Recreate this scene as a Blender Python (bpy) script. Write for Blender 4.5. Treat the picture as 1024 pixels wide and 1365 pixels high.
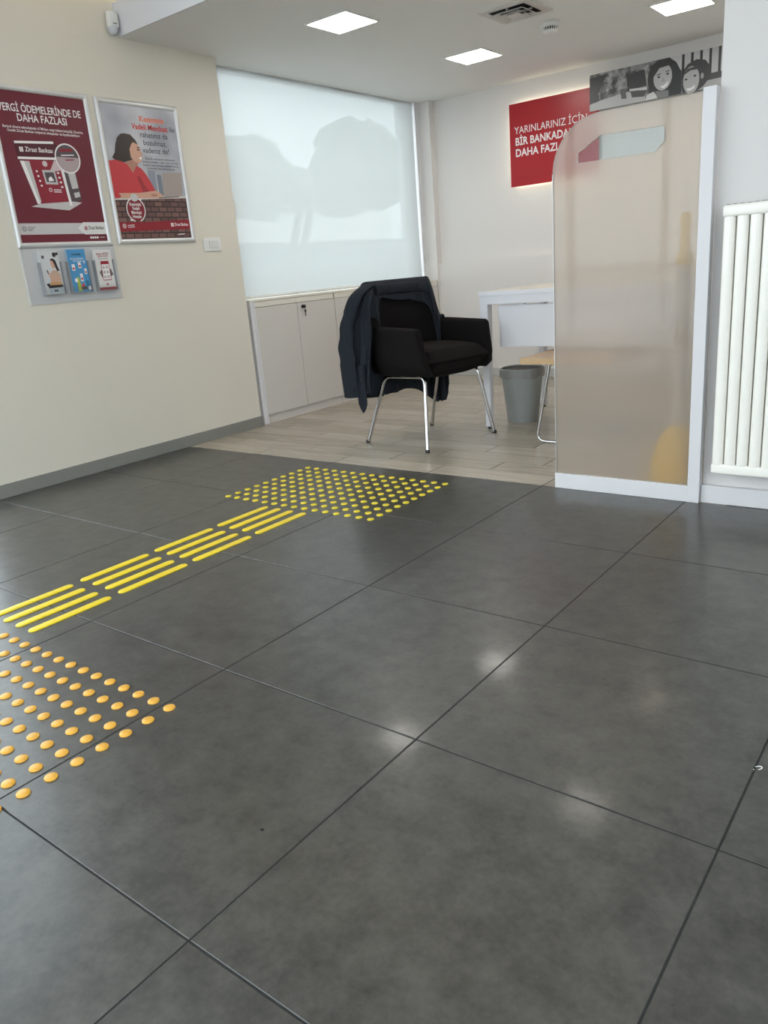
import bpy, bmesh, math, random
from mathutils import Vector, Matrix, noise

for o in list(bpy.data.objects):
    bpy.data.objects.remove(o)
SC = bpy.context.scene
COL = SC.collection
random.seed(7)
PI = math.pi

# ------------------------------------------------------------------ camera
def make_camera():
    yaw, pitch, roll = math.radians(38.686), math.radians(-17.442), math.radians(-4.787)
    r = Vector((1, 0, 0)); f = Vector((0, math.cos(pitch), math.sin(pitch))); u = Vector((0, -math.sin(pitch), math.cos(pitch)))
    r2 = r * math.cos(roll) + u * math.sin(roll); u2 = -r * math.sin(roll) + u * math.cos(roll)
    Z = Matrix.Rotation(yaw, 3, 'Z')
    r2, u2, f = Z @ r2, Z @ u2, Z @ f
    cam = bpy.data.cameras.new('camera')
    cam.sensor_fit = 'HORIZONTAL'; cam.sensor_width = 36.0; cam.lens = 1023.69 / 1024 * 36.0
    cam.clip_start = 0.02; cam.clip_end = 300
    o = bpy.data.objects.new('camera', cam)
    m = Matrix((r2, u2, -f)).transposed().to_4x4()
    m.translation = (1.447, -0.501, 0.939)
    o.matrix_world = m
    COL.objects.link(o)
    SC.camera = o
make_camera()

# ------------------------------------------------------------------ world, exposure
def make_world():
    w = bpy.data.worlds.new('sky'); SC.world = w; w.use_nodes = True
    nt = w.node_tree; bg = nt.nodes['Background']
    bg.inputs[0].default_value = (0.89, 0.945, 1.0, 1)
    bg.inputs[1].default_value = 2.15
    sun = bpy.data.lights.new('sun', 'SUN'); sun.energy = 5.0; sun.angle = math.radians(3); sun.color = (1.0, 0.95, 0.87)
    so = bpy.data.objects.new('sun', sun); COL.objects.link(so)
    d = Vector((-0.12, -0.74, -0.66)).normalized()          # comes over the roof from behind the far wall
    so.rotation_euler = d.to_track_quat('-Z', 'Y').to_euler()
make_world()
SC.view_settings.view_transform = 'Standard'
SC.view_settings.look = 'None'
SC.view_settings.gamma = 1.0
SC.view_settings.use_curve_mapping = False
SC.view_settings.exposure = 1.09
LED = 7.2            # strength of the ceiling light diffusers

# ------------------------------------------------------------------ materials
def lin(c):
    return tuple(((v / 255) / 12.92 if v / 255 <= 0.04045 else ((v / 255 + 0.055) / 1.055) ** 2.4) for v in c)
MATS = {}
def mat(name, rgb, rough=0.5, metal=0.0, var=0.04, scale=8.0, bump=0.0, bscale=60.0, spec=0.5, emit=0.0, coat=0.0, stretch=None, sheen=0.0):
    """paint / plastic / metal with a little procedural variation of tone and relief"""
    if name in MATS: return MATS[name]
    m = bpy.data.materials.new(name); m.use_nodes = True
    nt = m.node_tree; N = nt.nodes; L = nt.links; b = N['Principled BSDF']
    c = lin(rgb)
    b.inputs['Roughness'].default_value = rough; b.inputs['Metallic'].default_value = metal
    b.inputs['Specular IOR Level'].default_value = spec
    b.inputs['Coat Weight'].default_value = coat
    b.inputs['Sheen Weight'].default_value = sheen
    tc = N.new('ShaderNodeTexCoord')
    src = tc.outputs['Object']
    if stretch:
        mp = N.new('ShaderNodeMapping'); mp.inputs['Scale'].default_value = stretch
        L.new(src, mp.inputs[0]); src = mp.outputs[0]
    nz = N.new('ShaderNodeTexNoise'); nz.inputs['Scale'].default_value = scale; nz.inputs['Detail'].default_value = 4
    L.new(src, nz.inputs['Vector'])
    mx = N.new('ShaderNodeMix'); mx.data_type = 'RGBA'
    mx.inputs[6].default_value = tuple(max(0, v * (1 - var)) for v in c) + (1,)
    mx.inputs[7].default_value = tuple(min(1, v * (1 + var)) for v in c) + (1,)
    L.new(nz.outputs[0], mx.inputs[0]); L.new(mx.outputs[2], b.inputs['Base Color'])
    if emit:
        b.inputs['Emission Color'].default_value = c + (1,); b.inputs['Emission Strength'].default_value = emit
    if bump:
        n2 = N.new('ShaderNodeTexNoise'); n2.inputs['Scale'].default_value = bscale; n2.inputs['Detail'].default_value = 3
        L.new(src, n2.inputs['Vector'])
        bp = N.new('ShaderNodeBump'); bp.inputs['Strength'].default_value = bump; bp.inputs['Distance'].default_value = 0.002
        L.new(n2.outputs[0], bp.inputs['Height']); L.new(bp.outputs[0], b.inputs['Normal'])
    MATS[name] = m
    return m

def tile_mat():
    m = bpy.data.materials.new('stone_tile'); m.use_nodes = True
    nt = m.node_tree; N = nt.nodes; L = nt.links; b = N['Principled BSDF']
    tc = N.new('ShaderNodeTexCoord'); oi = N.new('ShaderNodeObjectInfo')
    off = N.new('ShaderNodeVectorMath'); off.operation = 'MULTIPLY_ADD'
    cmb = N.new('ShaderNodeCombineXYZ')
    for k in range(3): L.new(oi.outputs['Random'], cmb.inputs[k])
    L.new(cmb.outputs[0], off.inputs[0]); off.inputs[1].default_value = (37, 53, 71); L.new(tc.outputs['Object'], off.inputs[2])
    n1 = N.new('ShaderNodeTexNoise'); n1.inputs['Scale'].default_value = 16; n1.inputs['Detail'].default_value = 6; n1.inputs['Roughness'].default_value = 0.62
    n2 = N.new('ShaderNodeTexNoise'); n2.inputs['Scale'].default_value = 75; n2.inputs['Detail'].default_value = 4; n2.inputs['Roughness'].default_value = 0.7
    n3 = N.new('ShaderNodeTexNoise'); n3.inputs['Scale'].default_value = 900; n3.inputs['Detail'].default_value = 2
    for n in (n1, n2, n3): L.new(off.outputs[0], n.inputs['Vector'])
    ad = N.new('ShaderNodeMath'); ad.operation = 'MULTIPLY_ADD'; L.new(n2.outputs[0], ad.inputs[0]); ad.inputs[1].default_value = 0.55; L.new(n1.outputs[0], ad.inputs[2])
    cr = N.new('ShaderNodeValToRGB')
    cr.color_ramp.elements[0].position = 0.52; cr.color_ramp.elements[0].color = lin((49, 48, 46)) + (1,)
    cr.color_ramp.elements[1].position = 1.0; cr.color_ramp.elements[1].color = lin((79, 77, 73)) + (1,)
    L.new(ad.outputs[0], cr.inputs[0]); L.new(cr.outputs[0], b.inputs['Base Color'])
    rr = N.new('ShaderNodeMapRange'); rr.inputs[3].default_value = 0.14; rr.inputs[4].default_value = 0.22
    L.new(n2.outputs[0], rr.inputs[0]); b.inputs['Roughness'].default_value = 0.33
    b.inputs['Coat Weight'].default_value = 0.11; b.inputs['Coat Roughness'].default_value = 0.09
    bp = N.new('ShaderNodeBump'); bp.inputs['Strength'].default_value = 0.03; bp.inputs['Distance'].default_value = 0.0005
    b.inputs['Specular IOR Level'].default_value = 0.5
    return m

def plank_mat():
    m = bpy.data.materials.new('grey_oak_tile'); m.use_nodes = True
    nt = m.node_tree; N = nt.nodes; L = nt.links; b = N['Principled BSDF']
    tc = N.new('ShaderNodeTexCoord'); oi = N.new('ShaderNodeObjectInfo')
    cmb = N.new('ShaderNodeCombineXYZ')
    for k in range(3): L.new(oi.outputs['Random'], cmb.inputs[k])
    off = N.new('ShaderNodeVectorMath'); off.operation = 'MULTIPLY_ADD'
    L.new(cmb.outputs[0], off.inputs[0]); off.inputs[1].default_value = (31, 47, 3); L.new(tc.outputs['Object'], off.inputs[2])
    mp = N.new('ShaderNodeMapping'); mp.inputs['Scale'].default_value = (2.2, 26, 1); L.new(off.outputs[0], mp.inputs[0])
    n1 = N.new('ShaderNodeTexNoise'); n1.inputs['Scale'].default_value = 2.0; n1.inputs['Detail'].default_value = 6; n1.inputs['Roughness'].default_value = 0.6
    L.new(mp.outputs[0], n1.inputs['Vector'])
    ad = N.new('ShaderNodeMath'); ad.operation = 'MULTIPLY_ADD'; L.new(oi.outputs['Random'], ad.inputs[0]); ad.inputs[1].default_value = 0.32; L.new(n1.outputs[0], ad.inputs[2])
    cr = N.new('ShaderNodeValToRGB')
    cr.color_ramp.elements[0].position = 0.35; cr.color_ramp.elements[0].color = lin((146, 136, 122)) + (1,)
    cr.color_ramp.elements[1].position = 0.95; cr.color_ramp.elements[1].color = lin((184, 174, 160)) + (1,)
    L.new(ad.outputs[0], cr.inputs[0]); L.new(cr.outputs[0], b.inputs['Base Color'])
    b.inputs['Roughness'].default_value = 0.27
    return m

def thin_fresnel(N, L, f0):
    """reflectance of a thin sheet, the same from either side (Schlick)"""
    lw = N.new('ShaderNodeLayerWeight'); lw.inputs[0].default_value = 0.5
    pw = N.new('ShaderNodeMath'); pw.operation = 'POWER'; pw.inputs[1].default_value = 5.0; L.new(lw.outputs['Facing'], pw.inputs[0])
    ma = N.new('ShaderNodeMath'); ma.operation = 'MULTIPLY_ADD'; ma.inputs[1].default_value = 1 - f0; ma.inputs[2].default_value = f0; L.new(pw.outputs[0], ma.inputs[0])
    return ma.outputs[0]
def clear_glass(name, tint=(0.93, 0.97, 0.97), refl=1.0, wav=0.0):
    m = bpy.data.materials.new(name); m.use_nodes = True
    nt = m.node_tree; N = nt.nodes; L = nt.links; N.remove(N['Principled BSDF'])
    t = N.new('ShaderNodeBsdfTransparent'); t.inputs[0].default_value = tint + (1,)
    g = N.new('ShaderNodeBsdfGlossy'); g.inputs['Roughness'].default_value = 0.02
    mu = N.new('ShaderNodeMath'); mu.operation = 'MULTIPLY'; mu.inputs[1].default_value = refl
    mx = N.new('ShaderNodeMixShader')
    if wav:
        tc = N.new('ShaderNodeTexCoord')
        nz = N.new('ShaderNodeTexNoise'); nz.inputs['Scale'].default_value = 45; nz.inputs['Detail'].default_value = 3
        L.new(tc.outputs['Object'], nz.inputs['Vector'])
        bp = N.new('ShaderNodeBump'); bp.inputs['Strength'].default_value = wav; bp.inputs['Distance'].default_value = 0.01
        L.new(nz.outputs[0], bp.inputs['Height']); L.new(bp.outputs[0], g.inputs['Normal'])
    L.new(thin_fresnel(N, L, 0.04), mu.inputs[0]); L.new(mu.outputs[0], mx.inputs[0]); L.new(t.outputs[0], mx.inputs[1]); L.new(g.outputs[0], mx.inputs[2])
    L.new(mx.outputs[0], N['Material Output'].inputs[0])
    return m

def frosted_glass():
    m = bpy.data.materials.new('frosted_film_glass'); m.use_nodes = True
    nt = m.node_tree; N = nt.nodes; L = nt.links; N.remove(N['Principled BSDF'])
    rf = N.new('ShaderNodeBsdfRefraction'); rf.inputs['Color'].default_value = (0.885, 0.84, 0.79, 1); rf.inputs['Roughness'].default_value = 0.33; rf.inputs['IOR'].default_value = 1.12
    tl = N.new('ShaderNodeBsdfTranslucent'); tl.inputs[0].default_value = (0.80, 0.74, 0.68, 1)
    df = N.new('ShaderNodeBsdfDiffuse'); df.inputs[0].default_value = (0.66, 0.60, 0.54, 1)
    a = N.new('ShaderNodeMixShader'); a.inputs[0].default_value = 0.45; L.new(tl.outputs[0], a.inputs[1]); L.new(df.outputs[0], a.inputs[2])
    c = N.new('ShaderNodeMixShader'); c.inputs[0].default_value = 0.30; L.new(rf.outputs[0], c.inputs[1]); L.new(a.outputs[0], c.inputs[2])
    g = N.new('ShaderNodeBsdfGlossy'); g.inputs['Roughness'].default_value = 0.03
    d = N.new('ShaderNodeMixShader'); L.new(thin_fresnel(N, L, 0.03), d.inputs[0]); L.new(c.outputs[0], d.inputs[1]); L.new(g.outputs[0], d.inputs[2])
    L.new(d.outputs[0], N['Material Output'].inputs[0])
    return m

def blind_mat():
    m = bpy.data.materials.new('sheer_blind_fabric'); m.use_nodes = True
    nt = m.node_tree; N = nt.nodes; L = nt.links; N.remove(N['Principled BSDF'])
    tp = N.new('ShaderNodeBsdfTransparent'); tp.inputs[0].default_value = (0.95, 0.98, 1, 1)
    tl = N.new('ShaderNodeBsdfTranslucent'); tl.inputs[0].default_value = (0.345, 0.362, 0.355, 1)
    df = N.new('ShaderNodeBsdfDiffuse'); df.inputs[0].default_value = (0.75, 0.76, 0.75, 1)
    tc = N.new('ShaderNodeTexCoord')
    nz = N.new('ShaderNodeTexNoise'); nz.inputs['Scale'].default_value = 5; L.new(tc.outputs['Object'], nz.inputs['Vector'])
    mr = N.new('ShaderNodeMapRange'); mr.inputs[3].default_value = 0.052; mr.inputs[4].default_value = 0.057; L.new(nz.outputs[0], mr.inputs[0])
    a = N.new('ShaderNodeMixShader'); a.inputs[0].default_value = 0.4; L.new(tl.outputs[0], a.inputs[1]); L.new(df.outputs[0], a.inputs[2])
    b = N.new('ShaderNodeMixShader'); L.new(mr.outputs[0], b.inputs[0]); L.new(a.outputs[0], b.inputs[1]); L.new(tp.outputs[0], b.inputs[2])
    L.new(b.outputs[0], N['Material Output'].inputs[0])
    return m

def glow_mat(name, rgb, strength):
    m = bpy.data.materials.new(name); m.use_nodes = True
    b = m.node_tree.nodes['Principled BSDF']
    b.inputs['Base Color'].default_value = (0.8, 0.8, 0.8, 1)
    b.inputs['Emission Color'].default_value = tuple(rgb) + (1,); b.inputs['Emission Strength'].default_value = strength
    return m

M = dict(
    wall=mat('wall_paint', (218, 212, 199), 0.6, var=0.015, scale=3, bump=0.08, bscale=220),
    wall_white=mat('white_wall_paint', (226, 222, 219), 0.45, var=0.012, scale=3, bump=0.05, bscale=220),
    ceil=mat('ceiling_paint', (228, 228, 225), 0.8, var=0.01, scale=2),
    fascia=mat('fascia_paint', (216, 216, 220), 0.7, var=0.01),
    base=mat('baseboard_grey', (132, 131, 126), 0.45, var=0.04),
    farbase=mat('baseboard_pale', (186, 186, 184), 0.5, var=0.03),
    grout=mat('dark_grout', (38, 38, 38), 0.9),
    grout2=mat('brown_grout', (52, 49, 44), 0.9),
    white=mat('white_lacquer', (216, 214, 216), 0.32, var=0.015),
    cab=mat('cabinet_laminate', (206, 201, 196), 0.45, var=0.015),
    cabtop=mat('cabinet_top_laminate', (222, 217, 206), 0.45, var=0.015),
    alu=mat('satin_aluminium', (214, 214, 214), 0.35, metal=0.35, var=0.02),
    chrome=mat('chrome', (205, 205, 207), 0.09, metal=1.0, var=0.02),
    black=mat('black_plastic', (16, 16, 16), 0.4),
    upholstery=mat('black_upholstery', (20, 17, 17), 0.9, var=0.12, scale=30, bump=0.2, bscale=900, spec=0.15),
    jacket=mat('dark_navy_cloth', (36, 40, 47), 0.9, var=0.1, scale=20, bump=0.2, bscale=1200, spec=0.2),
    jacket_in=mat('jacket_lining', (23, 24, 28), 0.6, var=0.1, scale=20),
    desk=mat('desk_white_steel', (224, 224, 230), 0.4, var=0.01),
    desktop=mat('desk_top_laminate', (204, 199, 188), 0.45, var=0.03, scale=6, stretch=(1, 12, 1)),
    beech=mat('beech_laminate', (190, 158, 124), 0.42, var=0.10, scale=5, stretch=(3, 40, 3)),
    beech_edge=mat('beech_edge', (196, 164, 122), 0.42, var=0.08, scale=5, stretch=(3, 3, 40)),
    bin=mat('grey_bin_plastic', (158, 163, 162), 0.42, var=0.02),
    liner=mat('bin_liner', (150, 152, 150), 0.25, var=0.08, scale=30, bump=0.6, bscale=40),
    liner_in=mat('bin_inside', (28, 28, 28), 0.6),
    radiator=mat('radiator_enamel', (247, 243, 235), 0.16, var=0.008, coat=0.3),
    dark=mat('dark_gap', (20, 20, 22), 0.8),  # near-black painted in for shade in gaps, also used for grit
    grille=mat('vent_grille', (206, 203, 198), 0.5),
    plastic=mat('white_plastic', (225, 225, 222), 0.4, var=0.01),
    plastic2=mat('offwhite_plastic', (208, 206, 200), 0.4, var=0.01),
    lens=mat('detector_lens', (200, 202, 206), 0.25),
    studn=mat('stud_amber', (226, 168, 62), 0.38, var=0.10, scale=60),
    studf=mat('stud_lemon', (214, 196, 44), 0.42, var=0.10, scale=60),
    strip=mat('strip_yellow', (232, 206, 44), 0.42, var=0.08, scale=25),
    red=mat('sign_red', (168, 20, 32), 0.3, var=0.04, scale=3),
    acrylic=clear_glass('clear_acrylic', (0.96, 0.97, 0.97)),
    glass=clear_glass('window_glass', (0.95, 0.98, 0.98)),
    cut=clear_glass('polished_cutout_glass', (0.80, 0.85, 0.86), 0.6, 0.12),
    frost=frosted_glass(),
    blind=blind_mat(),
    tile=tile_mat(),
    plank=plank_mat(),
    led=glow_mat('led_diffuser', (1.0, 0.95, 0.86), LED),
    led_office=glow_mat('led_diffuser_office', (1.0, 0.96, 0.89), LED * 1.85),
    cove=glow_mat('cove_led', (1.0, 0.74, 0.42), 12.0),
    halo=glow_mat('sign_halo_led', (1.0, 0.88, 0.66), 5.5),
    asphalt=mat('street_asphalt', (150, 152, 156), 0.9, var=0.1, scale=1),
    house=mat('pale_render', (236, 234, 226), 0.8, var=0.03, scale=1),
    leaf=mat('far_foliage', (92, 108, 84), 0.8, var=0.3, scale=2),
    bark=mat('trunk_bark', (96, 84, 72), 0.9, var=0.2, scale=6),
    yellow=mat('bucket_yellow', (244, 206, 24), 0.4, var=0.03),
    cream=mat('chair_shell_cream', (222, 218, 208), 0.5, var=0.02),
)

# ------------------------------------------------------------------ mesh helpers
class MB:
    def __init__(s): s.v = []; s.f = []
    def add(s, vs, fs):
        n = len(s.v); s.v += [tuple(p) for p in vs]; s.f += [tuple(i + n for i in f) for f in fs]; return s
    def box(s, x0, x1, y0, y1, z0, z1):
        return s.add([(x, y, z) for x in (x0, x1) for y in (y0, y1) for z in (z0, z1)],
                     [(0, 1, 3, 2), (4, 6, 7, 5), (0, 4, 5, 1), (2, 3, 7, 6), (0, 2, 6, 4), (1, 5, 7, 3)])
    def tube(s, pts, r, seg=10, cap=True):
        pts = [Vector(p) for p in pts]; n = len(pts); rs = r if isinstance(r, (list, tuple)) else [r] * n
        t0 = (pts[1] - pts[0]).normalized()
        up = Vector((0, 0, 1)) if abs(t0.z) < 0.9 else Vector((1, 0, 0))
        a = t0.cross(up).normalized(); vs = []; fs = []
        for i in range(n):
            t = (pts[min(i + 1, n - 1)] - pts[max(i - 1, 0)]).normalized()
            a = (a - t * a.dot(t)).normalized(); b = t.cross(a)
            for k in range(seg):
                an = 2 * PI * k / seg
                vs.append(pts[i] + (a * math.cos(an) + b * math.sin(an)) * rs[i])
        for i in range(n - 1):
            for k in range(seg):
                k2 = (k + 1) % seg
                fs.append((i * seg + k, i * seg + k2, (i + 1) * seg + k2, (i + 1) * seg + k))
        if cap: fs += [tuple(range(seg))[::-1], tuple((n - 1) * seg + k for k in range(seg))]
        return s.add(vs, fs)
    def lathe(s, prof, seg=24, c=(0, 0, 0), axis='Z'):
        vs = []; fs = []
        for (r, z) in prof:
            for k in range(seg):
                a = 2 * PI * k / seg; p = (r * math.cos(a), r * math.sin(a), z)
                if axis == 'X': p = (p[2], p[0], p[1])
                if axis == 'Y': p = (p[1], p[2], p[0])
                vs.append((p[0] + c[0], p[1] + c[1], p[2] + c[2]))
        for i in range(len(prof) - 1):
            for k in range(seg):
                k2 = (k + 1) % seg; fs.append((i * seg + k, i * seg + k2, (i + 1) * seg + k2, (i + 1) * seg + k))
        if prof[0][0] > 1e-6: fs.append(tuple(range(seg))[::-1])
        if prof[-1][0] > 1e-6: fs.append(tuple((len(prof) - 1) * seg + k for k in range(seg)))
        return s.add(vs, fs)
    def prism(s, pts, z0, z1):
        n = len(pts)
        return s.add([(p[0], p[1], z0) for p in pts] + [(p[0], p[1], z1) for p in pts],
                     [tuple(range(n))[::-1], tuple(range(n, 2 * n))] + [(i, (i + 1) % n, n + (i + 1) % n, n + i) for i in range(n)])
    def poly(s, pts, z):
        return s.add([(p[0], p[1], z) for p in pts], [tuple(range(len(pts)))])
    def grid(s, rows):
        n = len(rows); m = len(rows[0])
        return s.add([p for r in rows for p in r], [(i * m + j, i * m + j + 1, (i + 1) * m + j + 1, (i + 1) * m + j) for i in range(n - 1) for j in range(m - 1)])
    def mesh(s, name, m, smooth=False, bevel=0.0, seg=2, angle=0.6):
        me = bpy.data.meshes.new(name); me.from_pydata(s.v, [], s.f)
        bm = bmesh.new(); bm.from_mesh(me)
        bmesh.ops.remove_doubles(bm, verts=bm.verts, dist=1e-6)
        if bevel:
            ed = [e for e in bm.edges if len(e.link_faces) == 2 and e.calc_face_angle(0) > angle]
            bmesh.ops.bevel(bm, geom=ed, offset=bevel, segments=seg, profile=0.5, affect='EDGES', clamp_overlap=True)
        bmesh.ops.recalc_face_normals(bm, faces=bm.faces)
        if smooth:
            for f in bm.faces: f.smooth = True
            for e in bm.edges:
                if len(e.link_faces) == 2 and e.calc_face_angle(0) > 0.75: e.smooth = False
        bm.to_mesh(me); bm.free()
        me.materials.append(m)
        return me
    def obj(s, name, m, parent=None, smooth=False, bevel=0.0, seg=2, angle=0.6):
        return link(name, s.mesh(name, m, smooth, bevel, seg, angle), parent)

def link(name, me, parent=None):
    o = bpy.data.objects.new(name, me); COL.objects.link(o)
    if parent: o.parent = parent
    return o
def tag(o, label, cat=None, group=None, kind=None):
    o['label'] = label
    if cat: o['category'] = cat
    if group: o['group'] = group
    if kind: o['kind'] = kind
    return o
def thing(name, label, cat, mw=None, group=None, kind=None):
    o = link(name, None)
    o.empty_display_size = 0.05
    if mw is not None: o.matrix_world = mw if isinstance(mw, Matrix) else Matrix.Translation(mw)
    return tag(o, label, cat, group, kind)
def frame(ex, ey, ez, at):
    m = Matrix((Vector(ex), Vector(ey), Vector(ez))).transposed().to_4x4(); m.translation = at; return m
def on_left_wall(y, z, d=0.0): return frame((0, 1, 0), (0, 0, 1), (1, 0, 0), (XW + d, y, z))
def on_far_wall(x, z, d=0.0): return frame((1, 0, 0), (0, 0, 1), (0, -1, 0), (x, YU - d, z))
def copy_tree(o, parent=None):
    c = o.copy(); COL.objects.link(c); c.parent = parent
    for ch in list(o.children): copy_tree(ch, c)
    return c
def struct(o, label, cat):
    return tag(o, label, cat, kind='structure')

ORD = ['first', 'second', 'third', 'fourth', 'fifth', 'sixth', 'seventh', 'eighth', 'ninth', 'tenth', 'eleventh', 'twelfth', 'thirteenth', 'fourteenth', 'fifteenth']

def text(name, body, size, m, parent, x, y, z, align='LEFT', bold=0.0, width=None, spacing=1.0, squash=1.0):
    cu = bpy.data.curves.new(name, 'FONT'); cu.body = body; cu.size = size; cu.align_x = align
    cu.offset = bold * size; cu.space_character = spacing; cu.resolution_u = 3; cu.fill_mode = 'FRONT'
    to = bpy.data.objects.new(name, cu); COL.objects.link(to)
    dg = bpy.context.evaluated_depsgraph_get(); dg.update()
    me = bpy.data.meshes.new_from_object(to.evaluated_get(dg))
    bpy.data.objects.remove(to); bpy.data.curves.remove(cu)
    me.name = name
    xs = [v.co.x for v in me.vertices]
    if width and xs:
        k = width / (max(xs) - min(xs))
        for v in me.vertices: v.co.x *= k
    for v in me.vertices: v.co.y *= squash
    for v in me.vertices: v.co += Vector((x, y, z))
    me.materials.clear(); me.materials.append(m)
    return link(name, me, parent)

# ------------------------------------------------------------------ constants of the place (metres)
XW = -2.377      # left wall face
YE = 3.04        # far end of the left wall
YG = 2.415       # glass screen / edge of the dark tile floor
YF = 5.33        # lower part of the far wall
YU = 5.37        # recessed upper part of the far wall
ZC = 2.213       # dropped ceiling
ZN = 2.95        # ceiling over the entrance
ZS = 2.37        # top of the dropped ceiling slab
XR = 2.7         # right wall
YB = -3.3        # street front behind the camera

# ================================================================== the setting
def build_floor():
    b = MB(); b.box(-2.7, XR, YB, YG, -0.08, -0.0012)
    fl = struct(b.obj('floor', M['grout']), 'floor of large dark grey stone tiles with pale plank tiles beyond', 'floor')
    sub = MB(); sub.box(-2.7, 0.9, YG, 5.5, -0.08, -0.0009); sub.obj('plank_bed', M['grout2'], fl)
    g = 0.0017
    t = MB(); t.box(g, 0.6 - g, g, 0.6 - g, -0.02, 0.0)
    me = t.mesh('tile', M['tile'], bevel=0.0012, seg=1)
    te = MB(); te.box(g, 0.6 - g, g, YG - 1.8, -0.02, 0.0)
    mee = te.mesh('tile_edge', M['tile'], bevel=0.0012, seg=1)
    for i in range(-5, 4):
        for j in range(-4, 4):
            o = link('tile', mee if i == 3 else me, fl)
            o.location = (j * 0.6, i * 0.6, 0)
    offs = [0.0, 0.25, 0.45, 0.05]
    pitch = 0.1515
    cache = {}
    r = 0
    y = YG
    while y < YF - 0.005:
        o0 = offs[0] if r == 0 else [0.25, 0.45, 0.05][(r - 1) % 3]
        w = min(pitch, YF + 0.04 - y)
        k = -5
        while True:
            x0 = k * 0.6 + o0; x1 = x0 + 0.6; k += 1
            if x1 < -2.36: continue
            if x0 > 0.72: break
            a = max(x0, -2.5); c = min(x1, 0.75)
            if c - a < 0.03: continue
            key = (round(c - a, 3), round(w, 3))
            if key not in cache:
                b = MB(); b.box(0.0024, c - a - 0.0024, 0.0024, w - 0.0024, -0.02, 0.0)
                cache[key] = b.mesh('plank', M['plank'], bevel=0.0008, seg=1)
            p = link('plank', cache[key], fl); p.location = (a, y, 0)
        y += pitch; r += 1
    return fl
FLOOR = build_floor()

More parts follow.
